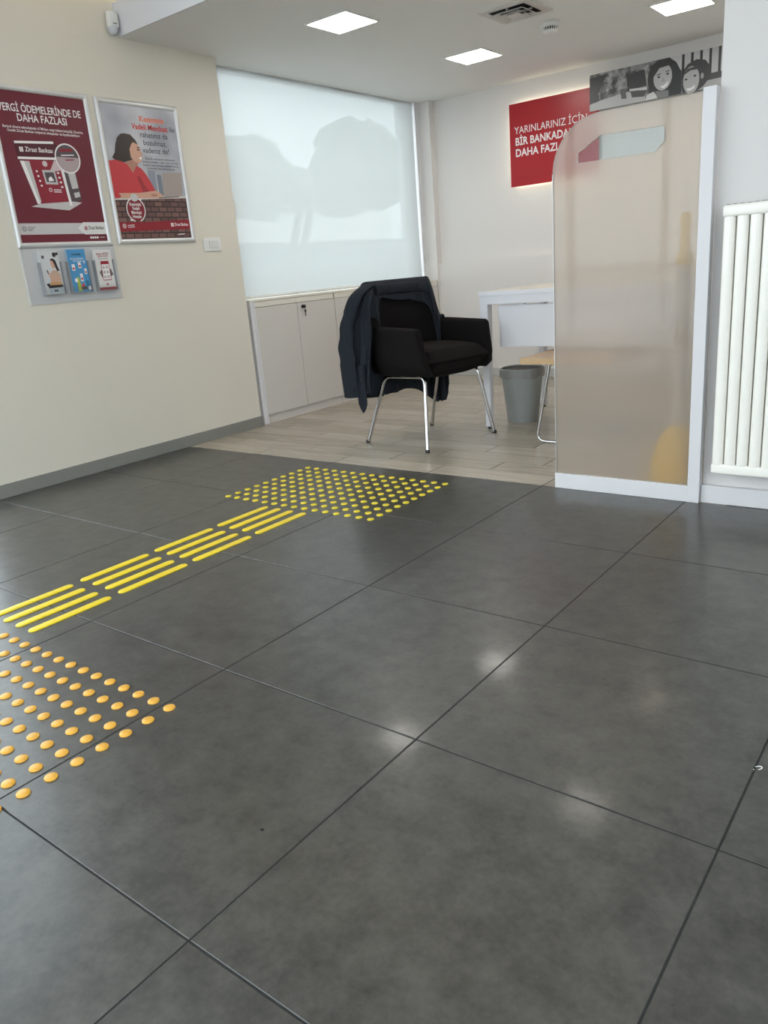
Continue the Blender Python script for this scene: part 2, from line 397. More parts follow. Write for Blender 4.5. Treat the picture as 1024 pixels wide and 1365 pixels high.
def build_shell():
    # left wall with the posters
    b = MB(); b.box(XW - 0.16, XW, 1.20, YE, -0.02, ZN + 0.05)
    wl = struct(b.obj('wall_left', M['wall']), 'pale grey painted wall carrying the two framed posters', 'wall')
    b = MB(); b.box(XW, XW + 0.012, 1.20, YE, 0.0, 0.068)
    struct(b.obj('baseboard_left', M['base'], bevel=0.002), 'grey baseboard along the foot of the poster wall', 'baseboard')
    # window wall beyond it (sill wall, jambs, lintel)
    b = MB()
    b.box(-2.68, -2.60, YE - 0.2, 5.5, -0.02, 0.80)
    b.box(-2.68, -2.60, YE - 0.2, YE + 0.02, 0.80, ZC + 0.15)
    b.box(-2.68, -2.60, 5.26, 5.5, 0.80, ZC + 0.15)
    b.box(-2.68, -2.60, YE, 5.3, ZC + 0.06, ZC + 0.15)
    struct(b.obj('wall_window', M['wall_white']), 'white wall around the big blind-covered window above the cabinets', 'wall')
    w = thing('window_1', 'large window behind the sheer roller blind', 'window', kind='structure')
    f = MB()
    y0, y1, z0, z1 = YE + 0.02, 5.26, 0.80, ZC + 0.06
    for (a, c, d, e) in ((y0, y1, z0, z0 + 0.05), (y0, y1, z1 - 0.05, z1), (y0, y0 + 0.05, z0, z1), (y1 - 0.05, y1, z0, z1)):
        f.box(-2.67, -2.61, a, c, d, e)
    f.obj('window_frame', M['white'], w, bevel=0.004)
    p = MB(); p.box(-2.643, -2.637, y0 + 0.04, y1 - 0.04, z0 + 0.04, z1 - 0.04); p.obj('pane', M['glass'], w)
    # far wall: lower part proud of the recessed upper part, pier in the window corner
    b = MB()
    b.box(-2.7, 0.95, YF, 5.6, -0.02, 0.955)
    b.box(-2.7, 0.95, YU, 5.6, 0.955, ZC + 0.2)
    b.box(-2.60, -2.385, 5.30, 5.6, -0.02, ZC + 0.2)
    struct(b.obj('wall_back', M['wall_white']), 'white far wall with a shallow recess behind the red sign', 'wall')
    b = MB(); b.box(-2.38, 0.75, YF - 0.012, YF, 0.0, 0.068)
    struct(b.obj('baseboard_back', M['farbase'], bevel=0.002), 'pale grey baseboard at the foot of the far wall', 'baseboard')
    # right: radiator wall and the side wall behind the screen
    b = MB(); b.box(0.6515, XR, 2.445, 2.60, -0.02, ZN + 0.05)
    struct(b.obj('wall_right', mat('pillar_paint', (215, 211, 209), 0.45, var=0.012, scale=3, bump=0.05, bscale=220)), 'white wall behind the radiator at the right edge', 'wall')
    b = MB(); b.box(0.652, XR, 2.422, 2.445, 0.0, 0.068)
    struct(b.obj('baseboard_right', M['white'], bevel=0.002), 'white plinth board under the radiator', 'baseboard')
    b = MB(); b.box(0.75, 0.9, 2.60, 5.5, -0.02, ZC + 0.2)
    struct(b.obj('wall_inner', M['wall_white']), 'white side wall of the office corner behind the frosted screen', 'wall')
    b = MB(); b.box(XR, XR + 0.15, 0.6, 2.6, -0.02, ZN + 0.05)
    struct(b.obj('wall_side', M['wall_white']), 'white side wall of the entrance out of view', 'wall')
    # ceilings
    b = MB(); b.box(-2.62, 0.9, 2.385, 5.5, ZC, ZS)
    struct(b.obj('ceiling', M['ceil']), 'dropped white ceiling with square light panels over the office corner', 'ceiling')
    b = MB(); b.box(-2.377, 0.654, 2.373, 2.385, ZC, ZS)
    struct(b.obj('trim_1', M['fascia']), 'white fascia on the edge of the dropped ceiling', 'fascia')
    b = MB(); b.box(-2.6, 0.9, 2.62, 2.74, ZS, ZN + 0.1)
    struct(b.obj('wall_upper', M['wall_white']), 'white wall set back above the dropped ceiling edge', 'wall')
    b = MB(); b.box(-2.6, XR + 0.1, YB - 0.1, 2.7, ZN, ZN + 0.15)
    struct(b.obj('ceiling', M['ceil']), 'higher white ceiling over the entrance tiles', 'ceiling')
    # glazed street fronts behind the camera and left of it
    def glazing(name, label, p0, p1, n):
        w = thing(name, label, 'window', kind='structure')
        d = Vector((p1[0] - p0[0], p1[1] - p0[1], 0)); L_ = d.length; ex = d.normalized(); ey = Vector((-ex.y, ex.x, 0))
        w.matrix_world = frame(ex, ey, (0, 0, 1), (p0[0], p0[1], 0))
        H = ZN
        f = MB(); f.box(0, L_, -0.03, 0.03, 0, 0.09); f.box(0, L_, -0.03, 0.03, H - 0.12, H)
        f.obj('window_frame', M['alu'], w)
        for k in range(n + 1):
            x = L_ * k / n; x = min(max(x, 0.03), L_ - 0.03)
            m_ = MB(); m_.box(x - 0.03, x + 0.03, -0.028, 0.028, 0.09, H - 0.12); m_.obj('mullion', M['alu'], w)
        for k in range(n):
            q = MB(); q.box(L_ * k / n + 0.03, L_ * (k + 1) / n - 0.03, -0.004, 0.004, 0.09, H - 0.12); q.obj('pane', M['glass'], w)
    glazing('window_2', 'glazed street front behind the viewpoint', (-2.45, YB), (0.75, YB), 3)
    b = MB(); b.box(0.75, XR, YB - 0.1, YB + 0.05, -0.02, ZN + 0.05)
    struct(b.obj('wall_front', M['wall_white']), 'white wall beside the street front behind the viewpoint', 'wall')
    glazing('fill_window', 'unseen glazing added right of the viewpoint to light the poster wall', (XR + 0.05, YB), (XR + 0.05, 0.6), 3)  # added opening, lets more daylight reach the poster wall
    glazing('window_3', 'glazed street front left of the poster wall', (XW - 0.07, YB), (XW - 0.07, 1.20), 3)
build_shell()

def build_outside():
    b = MB(); b.box(-60, 40, -60, 60, -0.4, -0.12)
    struct(b.obj('ground', M['asphalt']), 'street paving outside the windows', 'ground')
    # pale low building seen through the blind
    h = thing('street_building', 'pale low building across the street, faint through the blind', 'building', (-17, 0, -0.12))
    a = MB(); a.box(-4, 0, 12.5, 32.0, 0, 2.15); a.obj('wall', mat('shop_front', (120, 126, 134), 0.6, var=0.1, scale=1), h)
    a = MB(); a.box(-4.2, 0.3, 12.3, 24.0, 2.15, 3.2); a.obj('fascia', M['house'], h)
    for k in range(5):
        a = MB(); a.box(0.0, 0.03, 13.2 + 2.1 * k, 14.8 + 2.1 * k, 0.4, 1.9); a.obj('shop_window', M['glass'], h)
    def tree(x, y, rad, label, sd, cy, cz):
        t = thing('street_tree', label, 'tree', (x, y, -0.12), 'street trees outside the window')
        rnd = random.Random(sd)
        k = MB(); k.tube([(0, -0.3, 0), (0, 0.35, 1.3), (0, 0.95, 2.7), (0, 0.6 * (cy - y), cz)], [0.12, 0.11, 0.10, 0.07], 8); k.obj('trunk', M['bark'], t, True)
        bm = bmesh.new()
        for q in range(11):
            r = rad * rnd.uniform(0.42, 0.62)
            c = Vector((rnd.uniform(-.4, .4) * rad, cy - y + rnd.uniform(-.9, .9) * rad, cz + 0.12 + rnd.uniform(-.28, .40) * rad))
            g = bmesh.ops.create_icosphere(bm, subdivisions=3, radius=r, matrix=Matrix.Translation(c))
            for v in g['verts']:
                d = v.co - c; v.co = c + d * (1 + 0.28 * noise.noise(v.co * 2.2) + 0.12 * noise.noise(v.co * 7))
        me = bpy.data.meshes.new('crown'); bm.to_mesh(me); bm.free(); me.materials.append(M['leaf'])
        for f in me.polygons: f.use_smooth = True
        link('crown', me, t)
    tree(-12.2, 13.35, 1.2, 'left and lower of the street trees faint through the blind', 1, 12.7, 3.15)
    tree(-13.6, 15.2, 1.45, 'broad street tree faint through the right of the blind', 2, 18.0, 3.6)
build_outside()

# ================================================================== tactile paving
def build_tactile():
    rs = 0.0142
    prof = [(rs, 0.0), (rs, 0.0022), (rs * 0.93, 0.0038), (rs * 0.7, 0.0050), (rs * 0.35, 0.0055), (0.0, 0.0056)]
    for (mname, x0, y0, near) in (('studf', -2.085, 2.885, False), ('studn', -1.355, -0.222, True)):
        me = MB().lathe(prof, 16).mesh('tactile_stud', M[mname], smooth=True)
        for r in range(10):
            for c in range(15):
                o = link('tactile_stud', me)
                gx, gy = x0 + 0.1 * c, y0 + 0.1007 * r
                if near: gy = y0 + 0.1 * r
                o.location = (gx * 0.6, gy * 0.6, 0.0)
                if near:
                    lab = 'amber tactile stud, %s row from the strips, %s from the right end' % (ORD[9 - r], ORD[14 - c])
                    tag(o, lab, 'tactile stud', 'amber studs in the near patch')
                else:
                    lab = 'lemon yellow tactile stud, %s row from the planks, %s from its left end' % (ORD[9 - r], ORD[c])
                    tag(o, lab, 'tactile stud', 'lemon studs in the far patch')
    # guide strips, four groups of four
    Ls, w, h = 0.28, 0.0155, 0.0045
    ys = [0.765, 1.29, 1.815, 2.34]
    out = []
    for (kx, kz, ins) in ((1.0, 0.0, 0), (1.0, 0.0022, 0), (0.9, 0.0038, 1), (0.55, h, 2)):
        ring = []
        rr = w * kx
        for s in (0, 1):
            for a in range(9):
                an = -PI / 2 + PI * a / 8 + (PI if s == 0 else 0) - PI / 2 + PI / 2
                cy = (w if s == 0 else Ls - w)
                an = (PI + PI * a / 8) if s == 0 else (PI * a / 8)
                ring.append((rr * math.cos(an), cy + rr * math.sin(an), kz))
        out.append(ring)
    mb = MB(); n = len(out[0])
    vs = [p for r in out for p in r]
    fs = [(i * n + k, i * n + (k + 1) % n, (i + 1) * n + (k + 1) % n, (i + 1) * n + k) for i in range(3) for k in range(n)] + [tuple(3 * n + k for k in range(n)), tuple(range(n))[::-1]]
    me = mb.add(vs, fs).mesh('tactile_strip', M['strip'], smooth=True)
    gname = ['group beside the amber studs', 'second group from the amber studs', 'second group from the lemon studs', 'group beside the lemon studs']
    sname = ['nearest the poster wall', 'second from the poster wall', 'third from the poster wall', 'farthest from the poster wall']
    for gi, y in enumerate(ys):
        for si in range(4):
            o = link('tactile_strip', me)
            gx = -1.548 + si * 0.1235 - 0.010 * gi
            o.location = (gx * 0.6, y * 0.6, 0)
            tag(o, 'yellow tactile strip, %s, in the %s' % (sname[si], gname[gi]), 'tactile strip', 'yellow guide strips on the dark floor')
build_tactile()

def build_debris():
    t = thing('paper_scrap', 'tiny curled white scrap lying on the dark tile at right', 'scrap', (1.2065, 0.851, 0.0))
    pts = [(-0.0055, 0.0035, 0.0012), (-0.001, 0.0038, 0.0015), (0.003, 0.0028, 0.002), (0.0052, 0.0, 0.002), (0.0035, -0.0028, 0.0015), (0.0, -0.0045, 0.0012), (-0.004, -0.0055, 0.0012)]
    m_ = Matrix.Rotation(math.radians(35), 3, 'Z')
    MB().tube([m_ @ Vector(p) for p in pts], [0.0007, 0.0009, 0.0011, 0.0011, 0.0011, 0.0009, 0.0007], 6).obj('curl', M['plastic'], t, True)
    MB().lathe([(0.0, 0.0), (0.0012, 0.0), (0.0009, 0.001), (0.0, 0.0012)], 8, (-0.0075, -0.009, 0.0)).obj('crumb', M['plastic2'], t)
    t = thing('dirt_speck', 'small dark speck on the tile between the amber studs and the lower joint', 'speck', (0.520, 0.232, 0.0))
    MB().add([(-0.004, -0.003, 0.0002), (0.002, -0.0036, 0.0002), (0.0042, 0.0004, 0.0002), (0.001, 0.0036, 0.0002), (-0.0036, 0.002, 0.0002), (0.0, 0.0, 0.0012)], [(0, 1, 5), (1, 2, 5), (2, 3, 5), (3, 4, 5), (4, 0, 5), (4, 3, 2, 1, 0)]).obj('grit', M['dark'], t)
build_debris()

# ================================================================== window blind and cabinets
def build_blind():
    t = thing('roller_blind', 'sheer white roller blind drawn down over the large window', 'blind', (-2.50, YE, 0))
    b = MB(); rows = []
    for i in range(13):
        z = 0.842 + (2.21 - 0.842) * i / 12
        rows.append([(0.004 * math.sin(j * 0.9 + i * 0.35), 0.012 + (5.225 - YE - 0.012) * j / 24, z) for j in range(25)])
    b.grid(rows).obj('fabric', M['blind'], t, smooth=True)
    b = MB(); b.tube([(0, 0.012, 0.834), (0, 5.225 - YE, 0.834)], 0.009, 10); b.obj('bottom_rail', M['plastic'], t, True)
    b = MB(); b.tube([(-0.02, 0.012, ZC - 0.004), (-0.02, 5.225 - YE, ZC - 0.004)], 0.016, 12); b.obj('roller_tube', M['plastic'], t, True)
    # white strip standing in for daylight beside the blind, and cord clip
    g = MB(); g.box(-2.53, -2.485, 5.243, 5.268, 0.80, ZC)
    tag(g.obj('daylight_strip', M['white'], bevel=0.004), 'slim white strip standing in for daylight between blind and far wall', 'daylight strip')
    c = thing('cord_clip', 'small white cord clip on the wall beside the white strip', 'clip', (-2.5, 5.30, 1.01))
    b = MB(); b.box(0, 0.028, -0.018, 0.0, -0.035, 0.035); b.obj('clip_body', M['plastic'], c, True, 0.008, 3)
    b = MB(); b.tube([(0.012, -0.014, 0.035), (0.012, -0.017, 0.5), (0.012, -0.014, 1.19)], 0.0018, 6); b.obj('cord', M['plastic'], c)
build_blind()

def build_cabinets():
    xf = XW - 0.003
    zt, zd0, zd1 = 0.822, 0.060, 0.772
    def unit(y0, y1, label, lock, first=False):
        t = thing('storage_cabinet', label, 'cabinet', (xf, y0, 0), 'low cabinets under the window')
        w = y1 - y0
        b = MB(); b.box(-0.215, -0.020, 0.0, w, 0.06, zd1); b.obj('body', M['cab'], t)
        b = MB(); b.box(-0.2, -0.012, 0, w - (0.0 if not lock else 0.001), 0.0, 0.058); b.obj('plinth', M['cab'], t, bevel=0.001)
        for k in range(2):
            a, c = w * k / 2, w * (k + 1) / 2
            d = MB(); d.box(-0.018, 0.0, a + 0.0012, c - 0.0012, zd0, zd1 - 0.002)
            do = d.obj('door', M['cab'], t, bevel=0.001, seg=1)
            r = MB(); r.box(-0.018, 0.0, a + 0.0006 - 0.01, c - 0.0006 - 0.01, zd1 + 0.001, zt - 0.016) if k else r.box(-0.018, 0.0, a + 0.0006, c - 0.0006 - 0.01, zd1 + 0.001, zt - 0.016)
            r.obj('top_rail', M['cabtop'], t, bevel=0.001, seg=1)
            if lock and k == 1:
                y = a + 0.052
                l = MB(); l.lathe([(0.0115, 0.0), (0.0115, 0.008), (0.008, 0.010), (0.0, 0.010)], 16, (0, y, 0.742), 'X')
                lo = l.obj('lock', M['black'], do, True)
                l = MB(); l.box(0.010, 0.026, y - 0.002, y + 0.002, 0.735, 0.749); l.box(0.02, 0.024, y - 0.011, y + 0.011, 0.731, 0.753)
                l.obj('key', M['black'], do, bevel=0.0015)
                l = MB(); l.lathe([(0.0, -0.0015), (0.009, -0.0015), (0.009, 0.0015), (0.0, 0.0015)], 14, (0.018, y + 0.008, 0.712), 'X')
                l.box(0.0165, 0.0195, y + 0.005, y + 0.010, 0.675, 0.705); l.tube([(0.018, y + 0.004, 0.735), (0.018, y + 0.008, 0.718)], 0.0012, 6)
                l.obj('spare_key', M['black'], do)
        return t
    unit(3.1115, 3.905, 'low white cabinet with black lock and hanging key, nearest the poster wall', True)
    unit(3.908, 4.715, 'low white cabinet standing behind the black armchair', False)
    unit(4.718, 5.28, 'low white cabinet in the window corner, mostly hidden by the armchair', False)
    b = MB(); b.box(xf - 0.25, xf + 0.002, YE + 0.028, 5.28, zt - 0.014, zt)
    tag(b.obj('cabinet_worktop', M['cabtop'], bevel=0.002), 'long pale top lying over the low cabinets', 'worktop')
    e = thing('end_panel', 'narrow white end panel between poster wall and cabinets', 'panel', (xf, YE + 0.026, 0))
    b = MB(); b.box(-0.22, 0.0, 0.004, 0.044, 0.0, zt - 0.0145); b.obj('board', M['white'], e, bevel=0.0015)
    b = MB(); b.box(-0.004, 0.004, 0.028, 0.044, 0.0, zt - 0.0145); b.obj('edge_strip', M['white'], e, bevel=0.001)
    # small box on the end of the wall
    t = thing('control_box', 'small grey box on the end edge of the poster wall', 'control box', (XW - 0.03, YE, 1.37))
    b = MB(); b.box(-0.02, 0.028, 0.0, 0.014, -0.055, 0.055); b.obj('case', M['plastic2'], t, bevel=0.003)
    b = MB(); b.box(-0.012, 0.02, 0.014, 0.017, -0.02, 0.03); b.obj('cover', M['plastic'], t, bevel=0.001)
build_cabinets()

# ================================================================== ceiling fittings
def build_ceiling_things():
    s = 0.145
    def light(x, y, z, label):
        t = thing('ceiling_light', label, 'ceiling light', (x, y, z), 'square light panels in the ceiling')
        f = MB()
        o, i = s, s - 0.012
        f.box(-o, o, -o, -i, -0.006, 0); f.box(-o, o, i, o, -0.006, 0); f.box(-o, -i, -i, i, -0.006, 0); f.box(i, o, -i, i, -0.006, 0)
        f.obj('trim_ring', M['plastic'], t)
        d = MB(); d.box(-i, i, -i, i, -0.003, -0.0005); d.obj('diffuser', M['led_office' if y > 2.4 and not (x > -1 and y < 4) else 'led'], t)
    light(-1.490, 3.160, ZC, 'lit square ceiling panel nearest the poster wall')
    light(-1.425, 4.410, ZC, 'lit square ceiling panel nearest the far wall, left of the vent')
    light(-0.125, 4.490, ZC, 'lit square ceiling panel above the black and white picture')
    light(-0.125, 3.160, ZC, 'lit square ceiling panel above the desk, mirrored in the floor')
    light(-1.3, 0.6, ZN, 'added unseen light panel in the entrance ceiling on the poster wall side')  # entrance panels are added out of view to brighten the entrance
    light(1.2, 0.6, ZN, 'added unseen light panel in the entrance ceiling on the radiator side')
    light(-1.3, -1.6, ZN, 'added unseen light panel in the entrance ceiling by the left street front')
    light(1.2, -1.6, ZN, 'added unseen light panel in the entrance ceiling by the right street front')
    c = thing('cove_light', 'warm light strip hidden on top of the dropped ceiling edge', 'light strip', (-2.30, 2.50, ZS))
    b = MB(); b.box(0, 2.85, -0.02, 0.02, 0.0, 0.012); b.obj('channel', M['alu'], c)
    b = MB(); b.box(0.01, 2.84, -0.012, 0.012, 0.012, 0.016); b.obj('diffuser', M['cove'], c)
    # square four-way air diffuser
    t = thing('air_vent', 'square white ceiling air vent with nested louvres', 'vent', (-0.797, 3.795, ZC))
    b = MB(); b.box(-0.115, 0.115, -0.115, 0.115, -0.003, -0.001); b.obj('backing', M['dark'], t)  # dark sheet standing in for the shaded recess behind the louvres
    def ring(o, i, zo, zi, name, th=0.003):
        vs = []
        for (q, z) in ((o, zo), (i, zi), (i, zi + th), (o, zo + th)):
            vs += [(-q, -q, z), (q, -q, z), (q, q, z), (-q, q, z)]
        fs = [(a * 4 + k, a * 4 + (k + 1) % 4, ((a + 1) % 4) * 4 + (k + 1) % 4, ((a + 1) % 4) * 4 + k) for a in range(4) for k in range(4)]
        MB().add(vs, fs).obj(name, M['grille'], t)
    ring(0.150, 0.108, -0.006, -0.006, 'frame', 0.006)
    ring(0.098, 0.070, -0.022, -0.008, 'louvre')
    ring(0.066, 0.042, -0.024, -0.010, 'louvre')
    b = MB(); b.box(-0.036, 0.036, -0.036, 0.036, -0.022, -0.018); b.obj('centre_plate', M['grille'], t)
    b = MB(); b.box(-0.004, 0.004, -0.1, 0.1, -0.012, -0.004); b.box(-0.1, 0.1, -0.004, 0.004, -0.012, -0.004); b.obj('cross_bar', M['grille'], t)
    # smoke detector
    t = thing('smoke_detector', 'round white smoke detector on the ceiling beside the vent', 'smoke detector', (-0.772, 4.17, ZC))
    MB().lathe([(0.0, 0), (0.052, 0.0), (0.052, -0.018), (0.050, -0.022), (0.0, -0.022)], 28).obj('base', M['plastic'], t, True)
    b = MB()
    for k in range(20):
        a = 2 * PI * k / 20
        b.tube([(0.044 * math.cos(a), 0.044 * math.sin(a), -0.022), (0.040 * math.cos(a), 0.040 * math.sin(a), -0.038)], 0.003, 5)
    b.obj('slot_ribs', M['plastic'], t)
    MB().lathe([(0.036, -0.022), (0.034, -0.040), (0, -0.040)], 20).obj('chamber', M['dark'], t, True)
    MB().lathe([(0.0, -0.038), (0.043, -0.038), (0.040, -0.046), (0.028, -0.053), (0, -0.055)], 28).obj('cap', M['plastic'], t, True)
    # motion detector in the corner under the fascia
    t = thing('motion_detector', 'small white motion detector in the corner above the posters', 'motion detector', (XW, 2.335, 2.265))
    b = MB(); b.box(0, 0.012, -0.014, 0.014, -0.035, 0.04); b.obj('bracket', M['plastic'], t, bevel=0.003)
    b = MB(); b.box(0.012, 0.047, -0.027, 0.027, -0.02, 0.052); b.obj('housing', M['plastic'], t, True, 0.006, 3)
    b = MB()
    rows = []
    for i in range(7):
        z = -0.052 + 0.034 * i / 6
        rr = 0.025 * math.sqrt(max(0.05, 1 - ((-0.018 - z) / 0.036) ** 2))
        rows.append([(0.026 + rr * 0.9 * math.cos(a), rr * math.sin(a), z) for a in [(-PI / 2) + PI * k / 12 for k in range(13)]] + [(0.012, rr, z), (0.012, -rr, z), (0.026, -rr, z)])
    b.grid(rows); n = len(rows[0]); b.f.append(tuple(range(n))); b.f.append(tuple(6 * n + k for k in range(n)))
    b.obj('lens', M['lens'], t, True)
    b = MB(); b.box(0.047, 0.0476, -0.010, 0.013, -0.006, -0.002); b.obj('marking', M['black'], t)
    b = MB(); b.lathe([(0.0, 0), (0.002, 0), (0.002, 0.0015), (0, 0.0015)], 10, (0.0466, 0.004, -0.014), 'X'); b.obj('indicator', M['black'], t)
build_ceiling_things()

# ================================================================== posters on the left wall
def pm(name, rgb, rough=0.35): return mat('print_' + name, rgb, rough, var=0.03, scale=20)
def flat(name, pts, z, m, parent): return MB().poly(pts, z).obj(name, m, parent)
def disc(cx, cy, rx, ry=None, n=24, a0=0, a1=2 * PI):
    ry = ry or rx
    return [(cx + rx * math.cos(a0 + (a1 - a0) * k / n), cy + ry * math.sin(a0 + (a1 - a0) * k / n)) for k in range(n if abs(a1 - a0 - 2 * PI) < 1e-6 else n + 1)]
def annulus(name, cx, cy, r0, r1, z, m, parent, a0=0, a1=2 * PI, ky=1.0, n=28):
    b = MB(); vs = []; fs = []
    for k in range(n + 1):
        a = a0 + (a1 - a0) * k / n
        vs += [(cx + r0 * math.cos(a), cy + ky * r0 * math.sin(a), z), (cx + r1 * math.cos(a), cy + ky * r1 * math.sin(a), z)]
    for k in range(n): fs.append((2 * k, 2 * k + 1, 2 * k + 3, 2 * k + 2))
    return b.add(vs, fs).obj(name, m, parent)
def emblem(parent, x, y, s, z, m):
    b = MB()
    for k in range(3):
        b.poly(disc(x - s * 0.24, y + (k - 1) * s * 0.34, s * 0.24, s * 0.17, 12), z)
        b.poly(disc(x + s * 0.24, y + (k - 1) * s * 0.34, s * 0.24, s * 0.17, 12), z)
    b.obj('logo', m, parent)

def poster_frame(name, label, y0, z0, w, h):
    t = thing(name, label, 'poster', on_left_wall(y0, z0))
    bw = 0.026
    for (a, c, horiz) in ((0, 1, True), (1, 1, True), (0, 1, False), (1, 1, False)):
        # rounded aluminium snap profile with mitred ends
        prof = [(0, 0.0), (0.0, 0.008), (0.004, 0.013), (0.012, 0.0155), (0.020, 0.013), (bw, 0.007), (bw, 0.0)]
        b = MB(); vs = []; n = len(prof)
        for e in (0, 1):
            for (d, zz) in prof:
                if horiz:
                    x = d if e == 0 else w - d; y = d if a == 0 else h - d
                else:
                    y = d if e == 0 else h - d; x = d if a == 0 else w - d
                vs.append((x, y, zz))
        fs = [(k, (k + 1) % n, n + (k + 1) % n, n + k) for k in range(n)] + [tuple(range(n)), tuple(range(n, 2 * n))]
        b.add(vs, fs).obj('frame_bar', M['alu'], t, True)
    return t, bw

def build_poster_machine():
    w, h = 0.535, 0.735
    t, bw = poster_frame('framed_poster', 'maroon poster of a cash machine under a magnifier in silver frame', 1.585, 1.180, w, h)
    p = MB(); p.box(bw - 0.002, w - bw + 0.002, bw - 0.002, h - bw + 0.002, 0.001, 0.005)
    P = p.obj('print', pm('maroon', (106, 28, 46), 0.3), t)
    iw, ih = w - 2 * bw, h - 2 * bw
    X = lambda u: bw + iw * u
    Y = lambda v: h - bw - ih * v
    Wt = pm('white', (236, 232, 232)); Gy = pm('silver', (196, 192, 192)); Rd = pm('brightred', (140, 28, 48)); Dk = pm('darkmaroon', (78, 18, 34)); Dg = pm('darkgrey', (84, 74, 78))
    z = 0.0056
    text('lettering', 'VERGİ ÖDEMELERİNDE DE', 0.047, Wt, P, X(0.49), Y(0.130), z, 'CENTER', 0.012, iw * 0.90)
    text('lettering', 'DAHA FAZLASI', 0.047, Wt, P, X(0.49), Y(0.190), z, 'CENTER', 0.012, iw * 0.54)
    text('lettering', "Barkod okuma teknolojisiyle ATM'den vergi ödeme kolaylığı Ziraat'te.", 0.016, Wt, P, X(0.49), Y(0.238), z, 'CENTER', 0.012, iw * 0.88)
    text('lettering', 'Üstelik Ziraat Bankası müşterisi olmayanlar da faydalanabiliyor.', 0.016, Wt, P, X(0.49), Y(0.262), z, 'CENTER', 0.012, iw * 0.80)
    pp = lambda L: [(X(u), Y(v)) for (u, v) in L]
    # cash machine
    flat('machine_print', pp([(0.13, 0.333), (0.57, 0.318), (0.65, 0.36), (0.65, 0.43), (0.58, 0.435), (0.14, 0.435)]), z, Dk, P)
    flat('machine_print', pp([(0.135, 0.322), (0.56, 0.308), (0.56, 0.324), (0.135, 0.338)]), z + .0003, Wt, P)
    flat('machine_print', pp([(0.14, 0.424), (0.58, 0.415), (0.58, 0.431), (0.14, 0.440)]), z + .0003, Wt, P)
    text('lettering', 'Ziraat Bankası', 0.030, Wt, P, X(0.235), Y(0.386), z + .0003, 'LEFT', 0.012, iw * 0.30, squash=1.0)
    emblem(P, X(0.195), Y(0.374), 0.022, z + .0003, Wt)
    flat('machine_print', pp([(0.22, 0.44), (0.60, 0.44), (0.63, 0.735), (0.28, 0.73)]), z, Rd, P)
    flat('machine_print', pp([(0.60, 0.44), (0.75, 0.46), (0.77, 0.70), (0.63, 0.735)]), z, Dg, P)
    flat('machine_print', pp([(0.155, 0.45), (0.20, 0.45), (0.285, 0.735), (0.255, 0.735)]), z + .0003, Wt, P)
    flat('machine_print', pp([(0.20, 0.45), (0.255, 0.45), (0.30, 0.72), (0.285, 0.735)]), z + .0003, Gy, P)
    flat('machine_print', pp([(0.58, 0.44), (0.612, 0.44), (0.648, 0.745), (0.618, 0.745)]), z + .0006, Wt, P)
    flat('machine_print', pp([(0.18, 0.755), (0.60, 0.778), (0.77, 0.722), (0.66, 0.715), (0.28, 0.735)]), z + .0003, Gy, P)
    flat('machine_print', pp([(0.375, 0.505), (0.515, 0.502), (0.53, 0.60), (0.39, 0.60)]), z + .0003, Gy, P)
    flat('machine_print', pp([(0.395, 0.52), (0.50, 0.517), (0.51, 0.585), (0.405, 0.585)]), z + .0006, Dg, P)
    flat('machine_print', pp([(0.43, 0.56), (0.46, 0.545), (0.49, 0.575), (0.43, 0.58)]), z + .0009, Wt, P)
    flat('machine_print', pp([(0.455, 0.518), (0.535, 0.43), (0.60, 0.50)]), z + .0012, pm('rose', (206, 186, 188)), P)
    for k in range(4):
        flat('machine_print', disc(X(0.315 + k * 0.008), Y(0.515 + 0.032 * k), 0.006, 0.005, 8), z + .0003, Wt, P)
        flat('machine_print', disc(X(0.55 + k * 0.006), Y(0.52 + 0.032 * k), 0.007, 0.005, 8), z + .0003, Wt, P)
    annulus('machine_print', X(0.42), Y(0.462), 0.010, 0.013, z + .0006, Wt, P); emblem(P, X(0.42), Y(0.462), 0.014, z + .0006, Wt)
    annulus('machine_print', X(0.43), Y(0.638), 0.006, 0.009, z + .0006, Wt, P)
    for k in range(2): flat('machine_print', pp([(0.465, 0.634 + 0.014 * k), (0.55, 0.634 + .014 * k), (0.55, 0.640 + .014 * k), (0.465, 0.640 + .014 * k)]), z + .0006, Wt, P)
    flat('machine_print', pp([(0.66, 0.50), (0.745, 0.495), (0.755, 0.62), (0.68, 0.628)]), z + .0006, Gy, P)
    flat('machine_print', pp([(0.69, 0.655), (0.757, 0.646), (0.76, 0.68), (0.695, 0.69)]), z + .0006, Gy, P)
    # magnifier
    mx, my, mr = X(0.69), Y(0.418), 0.066
    flat('magnifier_print', disc(mx, my, mr, mr, 32), z + .0015, pm('lensgrey', (176, 158, 160)), P)
    flat('magnifier_print', disc(mx, my, mr * .96, mr * .96, 16, PI * 0.03, PI * 0.97), z + .0018, Dg, P)
    flat('magnifier_print', pp([(0.61, 0.355), (0.76, 0.348), (0.76, 0.368), (0.61, 0.375)]), z + .0021, Rd, P)
    flat('magnifier_print', pp([(0.62, 0.395), (0.77, 0.388), (0.77, 0.395), (0.62, 0.402)]), z + .0021, Wt, P)
    flat('magnifier_print', pp([(0.66, 0.425), (0.76, 0.42), (0.76, 0.428), (0.66, 0.433)]), z + .0021, Rd, P)
    annulus('magnifier_print', mx, my, mr * 0.97, mr * 1.07, z + .0024, Wt, P)
    # lower band
    flat('band_print', pp([(0, 0.868), (1, 0.868), (1, 0.945), (0, 0.945)]), z, Gy, P)
    flat('band_print', pp([(0.66, 0.905), (0.735, 0.862), (1, 0.862), (1, 0.950), (0.735, 0.950)]), z + .0003, pm('palesilver', (222, 220, 219)), P)
